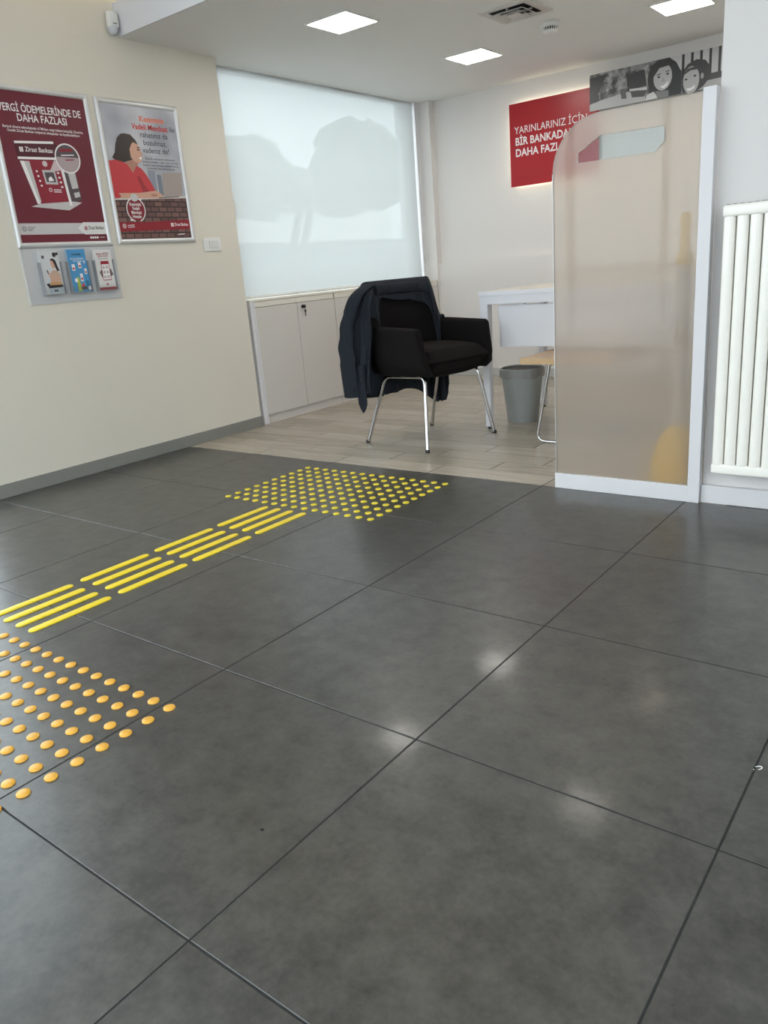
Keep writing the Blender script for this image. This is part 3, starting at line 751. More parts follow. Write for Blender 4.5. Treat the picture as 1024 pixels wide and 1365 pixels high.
    text('lettering', 'Ziraat Bankası', 0.024, pm('nearblack', (40, 34, 36)), P, X(0.785), Y(0.913), z + .0006, 'LEFT', 0.012, iw * 0.19)
    emblem(P, X(0.757), Y(0.905), 0.018, z + .0006, Rd)
    annulus('band_print', X(0.055), Y(0.906), 0.009, 0.0115, z + .0006, Dg, P); annulus('band_print', X(0.055), Y(0.906), 0.004, 0.006, z + .0006, Dg, P)
    for k in range(3): flat('band_print', pp([(0.09, 0.893 + .011 * k), (0.18 - 0.02 * k, 0.893 + .011 * k), (0.18 - .02 * k, 0.897 + .011 * k), (0.09, 0.897 + .011 * k)]), z + .0006, Dg, P)
    for k in range(4): flat('band_print', disc(X(0.80 + 0.027 * k), Y(0.973), 0.006, 0.006, 12), z, Wt, P)
    flat('band_print', pp([(0.91, 0.970), (0.97, 0.970), (0.97, 0.975), (0.91, 0.975)]), z, Gy, P)
build_poster_machine()

def brick_print():
    m = bpy.data.materials.new('print_brick'); m.use_nodes = True
    nt = m.node_tree; N = nt.nodes; L = nt.links; b = N['Principled BSDF']; b.inputs['Roughness'].default_value = 0.35
    tc = N.new('ShaderNodeTexCoord'); bt = N.new('ShaderNodeTexBrick')
    bt.inputs['Scale'].default_value = 9; bt.inputs['Mortar Size'].default_value = 0.03; bt.inputs['Color1'].default_value = lin((126, 92, 86)) + (1,); bt.inputs['Color2'].default_value = lin((88, 62, 60)) + (1,); bt.inputs['Mortar'].default_value = lin((48, 36, 38)) + (1,)
    L.new(tc.outputs['Object'], bt.inputs['Vector']); L.new(bt.outputs[0], b.inputs['Base Color'])
    return m
def office_print():
    m = bpy.data.materials.new('print_blurred_office'); m.use_nodes = True
    nt = m.node_tree; N = nt.nodes; L = nt.links; b = N['Principled BSDF']; b.inputs['Roughness'].default_value = 0.35
    tc = N.new('ShaderNodeTexCoord'); nz = N.new('ShaderNodeTexNoise'); nz.inputs['Scale'].default_value = 6; nz.inputs['Detail'].default_value = 1
    cr = N.new('ShaderNodeValToRGB')
    cr.color_ramp.elements[0].position = 0.3; cr.color_ramp.elements[0].color = lin((150, 152, 162)) + (1,)
    cr.color_ramp.elements[1].position = 0.7; cr.color_ramp.elements[1].color = lin((196, 196, 202)) + (1,)
    L.new(tc.outputs['Object'], nz.inputs['Vector']); L.new(nz.outputs[0], cr.inputs[0]); L.new(cr.outputs[0], b.inputs['Base Color'])
    return m

def build_poster_laptop():
    w, h = 0.535, 0.727
    t, bw = poster_frame('framed_poster', 'poster of a woman in red typing on a laptop, in silver frame', 2.157, 1.186, w, h)
    p = MB(); p.box(bw - 0.002, w - bw + 0.002, bw - 0.002, h - bw + 0.002, 0.001, 0.005)
    P = p.obj('print', office_print(), t)
    iw, ih = w - 2 * bw, h - 2 * bw
    X = lambda u: bw + iw * u
    Y = lambda v: h - bw - ih * v
    pp = lambda L: [(X(u), Y(v)) for (u, v) in L]
    z = 0.0056
    skin = pm('skin', (206, 160, 138)); skin2 = pm('skinshade', (176, 128, 110)); hair = pm('hair', (50, 38, 36)); shirt = pm('shirt', (196, 58, 66)); shirt2 = pm('shirtshade', (160, 44, 54))
    dk = pm('text_grey', (70, 70, 76)); red = pm('text_red', (206, 60, 56)); org = pm('text_orange', (236, 120, 84)); Wt = pm('white', (236, 232, 232))
    # blurred office shapes
    for (u0, v0, u1, v1, c) in ((0.50, 0.47, 0.60, 0.66, (140, 146, 158)), (0.62, 0.50, 0.68, 0.66, (120, 128, 140)), (0.93, 0.50, 0.985, 0.66, (168, 176, 190)), (0.66, 0.36, 0.90, 0.42, (176, 176, 182)), (0.49, 0.36, 0.60, 0.47, (172, 172, 178))):
        flat('office_print', pp([(u0, v0), (u1, v0), (u1, v1), (u0, v1)]), z, pm('office%d' % (c[0]), c), P)
    # brick counter
    flat('counter_print', pp([(0, 0.70), (1, 0.675), (1, 1.0), (0, 1.0)]), z + .0003, brick_print(), P)
    flat('counter_print', pp([(0, 0.684), (0.55, 0.678), (1, 0.660), (1, 0.678), (0, 0.704)]), z + .0006, pm('desk', (206, 202, 200)), P)
    # woman
    flat('figure_print', pp([(0.26, 0.205), (0.34, 0.21), (0.40, 0.25), (0.435, 0.30), (0.45, 0.35), (0.44, 0.375), (0.38, 0.385), (0.30, 0.40), (0.20, 0.42), (0.09, 0.405), (0.055, 0.39), (0.10, 0.35), (0.125, 0.29), (0.16, 0.24), (0.21, 0.212)]), z + .0012, hair, P)
    flat('figure_print', pp([(0.36, 0.265), (0.42, 0.28), (0.445, 0.31), (0.442, 0.325), (0.468, 0.352), (0.452, 0.362), (0.455, 0.385), (0.435, 0.395), (0.43, 0.412), (0.395, 0.42), (0.34, 0.41), (0.30, 0.38), (0.30, 0.32), (0.33, 0.285)]), z + .0015, skin, P)
    flat('figure_print', pp([(0.405, 0.378), (0.448, 0.372), (0.445, 0.386), (0.425, 0.393)]), z + .0018, Wt, P)
    flat('figure_print', pp([(0.40, 0.318), (0.432, 0.315), (0.432, 0.323), (0.402, 0.326)]), z + .0018, hair, P)
    flat('figure_print', pp([(0.40, 0.300), (0.438, 0.300), (0.436, 0.306), (0.40, 0.306)]), z + .0018, hair, P)
    flat('figure_print', pp([(0.27, 0.39), (0.36, 0.40), (0.385, 0.42), (0.36, 0.47), (0.31, 0.50), (0.25, 0.45), (0.22, 0.42)]), z + .0009, skin2, P)
    flat('figure_print', pp([(0, 0.415), (0.12, 0.40), (0.23, 0.43), (0.30, 0.495), (0.36, 0.44), (0.42, 0.46), (0.47, 0.50), (0.52, 0.56), (0.575, 0.635), (0.50, 0.66), (0.36, 0.67), (0.14, 0.672), (0.05, 0.69), (0, 0.69)]), z + .0010, shirt, P)
    flat('figure_print', pp([(0.34, 0.52), (0.38, 0.52), (0.44, 0.60), (0.50, 0.645), (0.40, 0.66)]), z + .0013, shirt2, P)
    flat('figure_print', pp([(0.06, 0.652), (0.35, 0.645), (0.46, 0.635), (0.58, 0.625), (0.655, 0.655), (0.665, 0.672), (0.60, 0.682), (0.45, 0.684), (0.10, 0.690)]), z + .0016, skin, P)
    flat('figure_print', pp([(0.48, 0.655), (0.56, 0.65), (0.60, 0.665), (0.52, 0.672)]), z + .0019, skin2, P)
    # laptop
    flat('laptop_print', pp([(0.70, 0.485), (0.985, 0.475), (0.955, 0.662), (0.675, 0.675)]), z + .0016, pm('laptop', (164, 152, 146)), P)
    flat('laptop_print', pp([(0.60, 0.676), (0.90, 0.664), (0.90, 0.672), (0.60, 0.686)]), z + .0019, pm('laptop_base', (120, 112, 110)), P)
    # copy
    for (s_, u, v, sz, c, wd) in (('Kesintisiz', 0.665, 0.105, 0.040, org, 0.34), ('Vadeli Mevduat', 0.625, 0.165, 0.040, red, 0.50), ('ile', 0.935, 0.165, 0.040, dk, 0.07),
                              ('rahatınız da', 0.665, 0.222, 0.040, dk, 0.38), ('bozulmaz,', 0.665, 0.280, 0.040, dk, 0.32), ('vadeniz de!', 0.665, 0.338, 0.040, dk, 0.37)):
        text('lettering', s_, sz, c, P, X(u), Y(v), z + .0009, 'CENTER', 0.022 if c is not dk else 0.0, iw * wd)
    for k, s_ in enumerate(('Paranızı vade bitimini beklemeden', 'kısmen çekebilir, kalan tutar için faiz', 'kazanmaya devam edebilirsiniz,', 'vadeniz hiç bozulmaz.')):
        text('lettering', s_, 0.0135, dk, P, X(0.705), Y(0.388 + 0.024 * k), z + .0009, 'CENTER', 0.006, iw * (0.42, 0.50, 0.50, 0.40)[k])
    # red band and badge
    flat('band_print', pp([(0, 0.872), (0.45, 0.868), (1, 0.852), (1, 0.928), (0, 0.942)]), z + .0009, pm('band_red', (140, 22, 40)), P)
    text('lettering', 'Ziraat Bankası', 0.024, Wt, P, X(0.765), Y(0.902), z + .0012, 'LEFT', 0.012, iw * 0.205)
    emblem(P, X(0.735), Y(0.893), 0.020, z + .0012, Wt)
    annulus('band_print', X(0.065), Y(0.90), 0.009, 0.0115, z + .0012, Wt, P); annulus('band_print', X(0.065), Y(0.90), 0.004, 0.006, z + .0012, Wt, P)
    for k in range(2): flat('band_print', pp([(0.11, 0.893 + .014 * k), (0.20, 0.890 + .014 * k), (0.20, 0.895 + .014 * k), (0.11, 0.898 + .014 * k)]), z + .0012, Wt, P)
    flat('band_print', pp([(0.80, 0.968), (0.90, 0.965), (0.90, 0.972), (0.80, 0.975)]), z + .0012, Wt, P)
    cx, cy = X(0.255), Y(0.775)
    flat('badge_print', disc(cx, cy, 0.055, 0.058, 28), z + .0012, pm('badge_red', (128, 24, 42)), P)
    annulus('badge_print', cx, cy, 0.056, 0.0615, z + .0015, Wt, P, PI * 0.60, PI * 1.42, 1.05)
    annulus('badge_print', cx, cy, 0.056, 0.0615, z + .0015, Wt, P, -PI * 0.40, PI * 0.36, 1.05)
    flat('badge_print', [(cx + .030, cy + .055), (cx + .048, cy + .058), (cx + .040, cy + .038)], z + .0015, Wt, P)
    flat('badge_print', [(cx - .030, cy - .058), (cx - .048, cy - .058), (cx - .040, cy - .040)], z + .0015, Wt, P)
    for k, s_ in enumerate(('Kesintisiz', 'Vadeli', 'Mevduat', 'Hesabı')):
        text('lettering', s_, 0.024, Wt, P, cx, cy + 0.020 - 0.021 * k, z + .0015, 'CENTER', 0.02, (0.074, 0.048, 0.066, 0.058)[k])
    flat('badge_print', disc(cx, cy + 0.062, 0.024, 0.020, 20), z + .0018, pm('badge_ball', (196, 194, 196)), P)
build_poster_laptop()

def build_brochures():
    # holder board under the left poster with three clear pockets
    y0, z0, w, h = 1.590, 0.910, 0.535, 0.268
    t = thing('brochure_holder', 'grey wall board with three clear leaflet pockets under the maroon poster', 'brochure holder', on_left_wall(y0, z0))
    b = MB(); b.box(0, w, 0, h, 0.0, 0.006); b.obj('board', mat('holder_board', (196, 196, 197), 0.35, var=0.02), t, bevel=0.001)
    b = MB(); b.box(-0.004, 0.003, 0, h, 0.0, 0.011); b.obj('edge_strip', M['alu'], t, bevel=0.001)
    xs = [0.078, 0.232, 0.386]
    pw = 0.112
    for x in xs:
        k = MB()
        k.box(x - 0.003, x, 0.045, 0.20, 0.006, 0.034); k.box(x + pw, x + pw + 0.003, 0.045, 0.20, 0.006, 0.034)
        k.box(x - 0.003, x + pw + 0.003, 0.042, 0.045, 0.006, 0.036)
        ko = k.obj('pocket', mat('pocket_plastic', (150, 152, 156), 0.25, var=0.02), t)
        k = MB(); k.box(x - 0.003, x + pw + 0.003, 0.045, 0.075, 0.034, 0.036); k.obj('front_lip', M['acrylic'], ko)
    def stack(i, label, base, hh):
        x = xs[i] + 0.004; ww = pw - 0.008
        m_ = on_left_wall(y0 + x, z0 + 0.0455, 0.0075)
        s = thing('brochure', label, 'brochure', m_, 'leaflets in the wall board pockets')
        a = MB(); a.box(0, ww, 0, hh, 0, 0.018); P = a.obj('sheets', base, s)
        for q in range(5):
            e = MB(); e.box(-0.0006, ww + 0.0006, 0.001, hh - 0.001, 0.002 + q * 0.0033, 0.0029 + q * 0.0033); e.obj('sheet_edge', pm('paper_edge', (214, 212, 208)), P)
        return P, ww, hh
    z = 0.0186
    Wt = pm('white', (236, 232, 232))
    # 1: woman with phone on pale ground
    P, w_, h_ = stack(0, 'pale leaflet picturing a dark-haired woman with a phone', pm('pale', (206, 208, 210)), 0.208)
    f = lambda L: [(w_ * u, h_ * (1 - v)) for (u, v) in L]
    flat('leaflet_print', f([(0.12, 0.10), (0.24, 0.10), (0.24, 0.17), (0.12, 0.17)]), z, pm('darkgrey', (84, 74, 78)), P)
    flat('leaflet_print', disc(w_ * 0.78, h_ * 0.91, 0.010, 0.012, 12), z, pm('nearblack', (40, 34, 36)), P)
    flat('leaflet_print', disc(w_ * 0.93, h_ * 0.93, 0.007, 0.008, 12), z, pm('nearblack', (40, 34, 36)), P)
    flat('leaflet_print', f([(0.50, 0.20), (0.66, 0.17), (0.80, 0.22), (0.86, 0.36), (0.92, 0.46), (0.80, 0.48), (0.72, 0.36), (0.62, 0.24)]), z, pm('nearblack', (40, 34, 36)), P)
    flat('leaflet_print', f([(0.52, 0.22), (0.64, 0.23), (0.72, 0.33), (0.70, 0.40), (0.60, 0.41), (0.53, 0.33)]), z + .0003, pm('skin', (206, 160, 138)), P)
    flat('leaflet_print', f([(0.42, 0.50), (0.60, 0.44), (0.78, 0.46), (0.92, 0.54), (0.95, 0.70), (0.50, 0.74), (0.36, 0.70)]), z + .0003, pm('blouse', (196, 164, 146)), P)
    flat('leaflet_print', f([(0.30, 0.52), (0.36, 0.50), (0.52, 0.66), (0.80, 0.60), (0.82, 0.66), (0.52, 0.74), (0.42, 0.70)]), z + .0006, pm('skin', (206, 160, 138)), P)
    flat('leaflet_print', f([(0.24, 0.44), (0.29, 0.43), (0.34, 0.52), (0.29, 0.53)]), z + .0006, pm('nearblack', (40, 34, 36)), P)
    flat('leaflet_print', f([(0.30, 0.72), (0.92, 0.72), (0.92, 0.79), (0.30, 0.79)]), z + .0009, pm('caramel', (196, 150, 104)), P)
    flat('leaflet_print', f([(0.10, 0.76), (0.25, 0.74), (0.30, 0.79), (0.96, 0.79), (0.96, 0.85), (0.22, 0.86)]), z + .0009, pm('nearblack', (40, 34, 36)), P)
    flat('leaflet_print', f([(0.2, 0.87), (0.98, 0.86), (1, 0.98), (0.2, 0.98)]), z + .0006, pm('icegrey', (176, 188, 198)), P)
    for u in (0.50, 0.60): flat('leaflet_print', disc(w_ * u, h_ * 0.075, 0.006, 0.005, 10), z + .0012, pm('nearblack', (40, 34, 36)), P)
    # 2: blue
    P, w_, h_ = stack(1, 'bright blue leaflet with small phone cards, in the middle pocket', pm('blue', (72, 146, 196)), 0.212)
    f = lambda L: [(w_ * u, h_ * (1 - v)) for (u, v) in L]
    text('lettering', 'Ziraat Bankası', 0.014, pm('nearblack', (40, 34, 36)), P, w_ * 0.5, h_ * 0.86, z, 'CENTER', 0.01, w_ * 0.5)
    text('lettering', 'Bankacılık işlemleriniz', 0.012, Wt, P, w_ * 0.5, h_ * 0.765, z, 'CENTER', 0.01, w_ * 0.74)
    text('lettering', 'artık çok kolay', 0.012, Wt, P, w_ * 0.5, h_ * 0.715, z, 'CENTER', 0.01, w_ * 0.5)
    for (u, v, cw, ch, c) in ((0.22, 0.42, 0.17, 0.15, (236, 232, 232)), (0.58, 0.37, 0.16, 0.14, (236, 232, 232)), (0.86, 0.52, 0.14, 0.13, (236, 232, 232)), (0.58, 0.66, 0.15, 0.18, (236, 232, 232)), (0.86, 0.30, 0.10, 0.06, (220, 230, 236))):
        flat('leaflet_print', f([(u - cw / 2, v - ch / 2), (u + cw / 2, v - ch / 2), (u + cw / 2, v + ch / 2), (u - cw / 2, v + ch / 2)]), z + .0003, pm('card%d' % c[0], c), P)
        flat('leaflet_print', f([(u - cw / 3, v), (u + cw / 3, v), (u + cw / 3, v + ch / 3), (u - cw / 3, v + ch / 3)]), z + .0006, pm('cardred', (196, 84, 84)), P)
    flat('leaflet_print', f([(0.30, 0.66), (0.42, 0.64), (0.50, 0.98), (0.28, 0.98)]), z, pm('lime', (176, 188, 70)), P)
    flat('leaflet_print', f([(0.75, 0.75), (0.90, 0.72), (1.0, 0.98), (0.80, 0.98)]), z, pm('teal', (46, 112, 140)), P)
    flat('leaflet_print', f([(0.52, 0.80), (0.66, 0.80), (0.66, 0.90), (0.48, 0.90)]), z + .0003, pm('cardred', (196, 84, 84)), P)
    for (u, v) in ((0.25, 0.72), (0.92, 0.92)): flat('leaflet_print', disc(w_ * u, h_ * (1 - v), 0.009, 0.011, 14), z + .0006, Wt, P)
    flat('leaflet_print', f([(0.46, 0.88), (0.76, 0.88), (0.76, 0.95), (0.46, 0.95)]), z + .0006, pm('darkgrey', (84, 74, 78)), P)
    # 3: white and maroon
    P, w_, h_ = stack(2, 'white leaflet with maroon phone picture, in the right pocket', pm('white2', (220, 218, 216)), 0.205)
    f = lambda L: [(w_ * u, h_ * (1 - v)) for (u, v) in L]
    cr = pm('crimson', (150, 28, 46))
    text('lettering', 'Bankanın MOBİL', 0.015, cr, P, w_ * 0.5, h_ * 0.88, z, 'CENTER', 0.012, w_ * 0.72)
    text('lettering', 'haliyle tanışın!', 0.015, cr, P, w_ * 0.5, h_ * 0.825, z, 'CENTER', 0.012, w_ * 0.6)
    text('lettering', 'Hemen indirin,', 0.010, pm('text_grey', (70, 70, 76)), P, w_ * 0.5, h_ * 0.765, z, 'CENTER', 0.004, w_ * 0.6)
    flat('leaflet_print', f([(0.16, 0.55), (0.40, 0.45), (0.84, 0.48), (0.95, 0.62), (0.70, 0.70), (0.25, 0.68)]), z, pm('hand_grey', (96, 92, 92)), P)
    flat('leaflet_print', f([(0.30, 0.28), (0.78, 0.28), (0.78, 0.76), (0.30, 0.76)]), z + .0003, cr, P)
    flat('leaflet_print', f([(0.33, 0.36), (0.75, 0.36), (0.75, 0.74), (0.33, 0.74)]), z + .0006, Wt, P)
    for (u, v) in ((0.37, 0.40), (0.56, 0.40), (0.37, 0.52), (0.56, 0.52), (0.37, 0.64), (0.56, 0.64)):
        flat('leaflet_print', f([(u, v), (u + 0.13, v), (u + 0.13, v + 0.07), (u, v + 0.07)]), z + .0009, pm('app_grey', (186, 176, 178)), P)
    flat('leaflet_print', f([(0, 0.93), (1, 0.93), (1, 1), (0, 1)]), z, cr, P)
    emblem(P, w_ * 0.5, h_ * 0.14, 0.013, z, cr)
    # light switch
    t = thing('light_switch', 'white rectangular switch plate right of the laptop poster', 'switch', on_left_wall(2.750, 1.130))
    b = MB(); b.box(0, 0.137, 0, 0.078, 0, 0.009); b.obj('plate', M['plastic'], t, bevel=0.004)
    b = MB(); b.box(0.040, 0.117, 0.017, 0.061, 0.009, 0.0105); b.obj('insert', M['plastic2'], t, bevel=0.001)
    for k in range(4):
        b = MB(); b.box(0.044 + 0.018 * k, 0.0605 + 0.018 * k, 0.02, 0.058, 0.0105, 0.0135); b.obj('rocker', M['plastic'], t, bevel=0.0015)
build_brochures()

# ================================================================== far wall sign and picture
def build_far_signs():
    t = thing('slogan_sign', 'red illuminated slogan board on the far wall', 'sign', on_far_wall(-1.672, 1.475))
    w, h = 0.715, 0.585
    b = MB(); b.box(0, w, 0, h, 0.028, 0.040); P = b.obj('board', M['red'], t, bevel=0.0015)
    b = MB()
    for (a, c, d, e) in ((0.03, w - 0.03, 0.03, 0.045), (0.03, w - 0.03, h - 0.045, h - 0.03), (0.03, 0.045, 0.045, h - 0.045)): b.box(a, c, d, e, 0.016, 0.022)
    b.obj('halo_light', M['halo'], t)
    b2 = MB(); b2.box(0.004, w - 0.004, 0.004, h - 0.004, 0.0225, 0.028); b2.obj('backing', M['plastic'], t)  # white board added to keep the halo bounce from turning red
    for (x, y) in ((0.08, 0.08), (w - 0.08, 0.08), (0.08, h - 0.08), (w - 0.08, h - 0.08)):
        k = MB(); k.lathe([(0.008, 0.0), (0.008, 0.028)], 10, (x, y, 0)); k.obj('spacer', M['alu'], t)
    Wt = pm('white', (236, 232, 232))
    text('lettering', 'YARINLARINIZ İÇİN', 0.072, Wt, P, 0.042, 0.373, 0.0405, 'LEFT', 0.0, 0.585)
    text('lettering', 'BİR BANKADAN', 0.076, Wt, P, 0.046, 0.293, 0.0405, 'LEFT', 0.022, 0.485)
    text('lettering', 'DAHA FAZLASI', 0.076, Wt, P, 0.046, 0.213, 0.0405, 'LEFT', 0.022, 0.455)

    # black and white photograph panel
    t = thing('picture_panel', 'long black and white photo panel of a smiling woman and girl', 'picture', on_far_wall(-1.018, 1.900, 0.002))
    w, h = 0.93, 0.232
    m = bpy.data.materials.new('print_bw_garden'); m.use_nodes = True
    nt = m.node_tree; N = nt.nodes; L = nt.links; bs = N['Principled BSDF']; bs.inputs['Roughness'].default_value = 0.35
    tc = N.new('ShaderNodeTexCoord'); nz = N.new('ShaderNodeTexNoise'); nz.inputs['Scale'].default_value = 16; nz.inputs['Detail'].default_value = 5; nz.inputs['Roughness'].default_value = 0.65
    cr = N.new('ShaderNodeValToRGB')
    cr.color_ramp.elements[0].position = 0.40; cr.color_ramp.elements[0].color = lin((40, 40, 42)) + (1,)
    cr.color_ramp.elements[1].position = 0.66; cr.color_ramp.elements[1].color = lin((170, 170, 170)) + (1,)
    L.new(tc.outputs['Object'], nz.inputs['Vector']); L.new(nz.outputs[0], cr.inputs[0]); L.new(cr.outputs[0], bs.inputs['Base Color'])
    b = MB(); b.box(0, w, 0, h, 0.041, 0.052); P = b.obj('print', m, t)
    for (x, y) in ((0.3, 0.06), (w - 0.08, 0.06), (0.3, h - 0.05), (w - 0.08, h - 0.05)):
        k = MB(); k.lathe([(0.008, 0.0), (0.008, 0.041)], 10, (x, y, 0)); k.obj('spacer', M['alu'], t)
    z = 0.0526
    g = lambda v: pm('bw%d' % v, (v, v, v + 1))
    f = lambda L_: [(u * w, h * (1 - v)) for (u, v) in L_]
    flat('photo_print', f([(0, 0.82), (0.10, 0.74), (0.30, 0.66), (0.43, 0.86), (0.43, 1), (0, 1)]), z, g(176), P)
    flat('photo_print', f([(0, 0.08), (0.14, 0.05), (0.11, 0.25), (0.07, 0.55), (0.08, 0.74), (0, 0.80)]), z, g(42), P)
    flat('photo_print', f([(0.29, 0.22), (0.42, 0.16), (0.44, 0.60), (0.34, 0.62), (0.29, 0.52)]), z, g(52), P)
    flat('photo_print', f([(0.31, 0.60), (0.44, 0.64), (0.44, 0.70), (0.31, 0.66)]), z + .0003, g(196), P)
    flat('photo_print', f([(0.32, 0.68), (0.44, 0.72), (0.42, 0.88), (0.33, 0.84)]), z + .0003, g(70), P)
    flat('photo_print', f([(0.24, 0.56), (0.28, 0.56), (0.29, 0.84), (0.25, 0.82)]), z + .0003, g(84), P)
    # fence boards at right
    for k in range(5):
        u = 0.70 + 0.062 * k
        flat('photo_print', f([(u + 0.006, 0.0), (u + 0.056, 0.0), (u + 0.056, 0.62), (u + 0.006, 0.62)]), z, g(178 + 4 * (k % 3)), P)
        flat('photo_print', f([(u - 0.012, 0.0), (u + 0.006, 0.0), (u + 0.006, 0.64), (u - 0.012, 0.64)]), z + .0001, g(36), P)
    flat('photo_print', f([(0.80, 0.64), (1, 0.62), (1, 0.78), (0.80, 0.80)]), z + .0003, g(58), P)
    flat('photo_print', f([(0.80, 0.80), (1, 0.78), (1, 1), (0.80, 1)]), z + .0002, g(160), P)
    flat('photo_print', f([(0.56, 0.0), (0.70, 0.0), (0.70, 0.40), (0.62, 0.30)]), z, g(188), P)
    # woman: hair, face, shirt
    flat('photo_print', f([(0.475, 0.12), (0.52, 0.0), (0.60, 0.0), (0.65, 0.16), (0.685, 0.42), (0.69, 0.80), (0.69, 1), (0.47, 1), (0.46, 0.80), (0.445, 0.50), (0.45, 0.28)]), z + .0006, g(44), P)
    flat('photo_print', f([(0.44, 0.86), (0.49, 0.80), (0.53, 1), (0.43, 1)]), z + .0007, g(206), P)
    flat('photo_print', disc(0.555 * w, h * 0.53, 0.062, 0.080, 24), z + .0009, g(176), P)
    flat('photo_print', f([(0.475, 0.12), (0.55, 0.05), (0.62, 0.18), (0.59, 0.20), (0.53, 0.22), (0.49, 0.42), (0.48, 0.5)]), z + .0012, g(48), P)
    flat('photo_print', f([(0.50, 0.80), (0.60, 0.84), (0.60, 1), (0.52, 1)]), z + .0008, g(120), P)
    for (cx, cy) in ((0.527, 0.45), (0.590, 0.41)):
        flat('photo_print', disc(cx * w, h * (1 - cy), 0.010, 0.006, 10), z + .0012, g(40), P)
        flat('photo_print', f([(cx - 0.016, cy - 0.07), (cx + 0.014, cy - 0.09), (cx + 0.014, cy - 0.065), (cx - 0.016, cy - 0.045)]), z + .0012, g(60), P)
    flat('photo_print', f([(0.556, 0.46), (0.572, 0.58), (0.548, 0.60)]), z + .0012, g(150), P)
    flat('photo_print', f([(0.535, 0.70), (0.565, 0.69), (0.598, 0.60), (0.588, 0.72), (0.56, 0.77)]), z + .0012, g(232), P)
    # girl
    flat('photo_print', f([(0.69, 0.62), (0.70, 0.42), (0.73, 0.28), (0.79, 0.20), (0.85, 0.26), (0.885, 0.45), (0.88, 0.75), (0.84, 0.92), (0.80, 1), (0.70, 1)]), z + .0014, g(50), P)
    flat('photo_print', disc(0.757 * w, h * 0.30, 0.052, 0.082, 24), z + .0017, g(168), P)
    flat('photo_print', f([(0.70, 0.55), (0.73, 0.40), (0.79, 0.36), (0.83, 0.50), (0.80, 0.46), (0.75, 0.45)]), z + .0019, g(60), P)
    for (cx, cy) in ((0.722, 0.66), (0.782, 0.61)): flat('photo_print', disc(cx * w, h * (1 - cy), 0.009, 0.006, 10), z + .0020, g(40), P)
    flat('photo_print', f([(0.725, 0.90), (0.76, 0.90), (0.785, 0.84), (0.78, 0.92), (0.75, 0.97), (0.73, 0.95)]), z + .0020, g(226), P)
    flat('photo_print', disc(0.832 * w, h * 0.35, 0.010, 0.018, 10), z + .0020, g(150), P)
build_far_signs()

# ================================================================== glass screen at right
def build_screen():
    x0, x1, zb, zt = 0.064, 0.607, 0.062, 1.415
    t = thing('glass_screen', 'frosted glass screen with a rounded top corner and white frame', 'screen', (0, YG, 0))
    th = 0.010
    r = 0.185
    outer = [(x0, zb), (x1, zb), (x1, zt)] + [(x0 + r - r * math.sin(a), zt - r + r * math.cos(a)) for a in [PI / 2 * k / 14 for k in range(15)]]
    hole = [(0.164, 1.257), (0.164, 1.292), (0.250, 1.338), (0.481, 1.333), (0.481, 1.285), (0.449, 1.255)]
    bm = bmesh.new()
    def loop(pts):
        vs = [bm.verts.new((p[0], 0, p[1])) for p in pts]
        return [bm.edges.new((vs[i], vs[(i + 1) % len(vs)])) for i in range(len(vs))]
    es = loop(outer) + loop(hole)
    bmesh.ops.triangle_fill(bm, edges=es, use_beauty=True)
    ext = bmesh.ops.extrude_face_region(bm, geom=list(bm.faces))
    for v in [g for g in ext['geom'] if isinstance(g, bmesh.types.BMVert)]: v.co.y += th
    bmesh.ops.recalc_face_normals(bm, faces=bm.faces)
    me = bpy.data.meshes.new('frosted_panel'); bm.to_mesh(me); bm.free(); me.materials.append(M['frost'])
    link('frosted_panel', me, t)
    b = MB()
    n = len(hole)
    b.add([(p[0], 0.002, p[1]) for p in hole] + [(p[0], th - 0.002, p[1]) for p in hole], [tuple(range(n)), tuple(range(n, 2 * n))] + [(i, (i + 1) % n, n + (i + 1) % n, n + i) for i in range(n)])
    c = b.obj('clear_window', M['cut'], t); c['label'] = 'clear angled cut-out in the frosting'
    b = MB(); b.box(x0 - 0.003, x1 + 0.002, -0.010, 0.022, 0.0, zb + 0.002); b.obj('base_rail', M['white'], t, bevel=0.002)
    b = MB(); b.box(x1, 0.6505, -0.012, 0.0295, 0.0, 1.425); b.obj('end_post', M['white'], t, bevel=0.002)
    b = MB(); b.box(x0 - 0.0022, x0 - 0.0002, 0.0, th, zb, zt - r); b.obj('glass_edge', M['alu'], t)
build_screen()

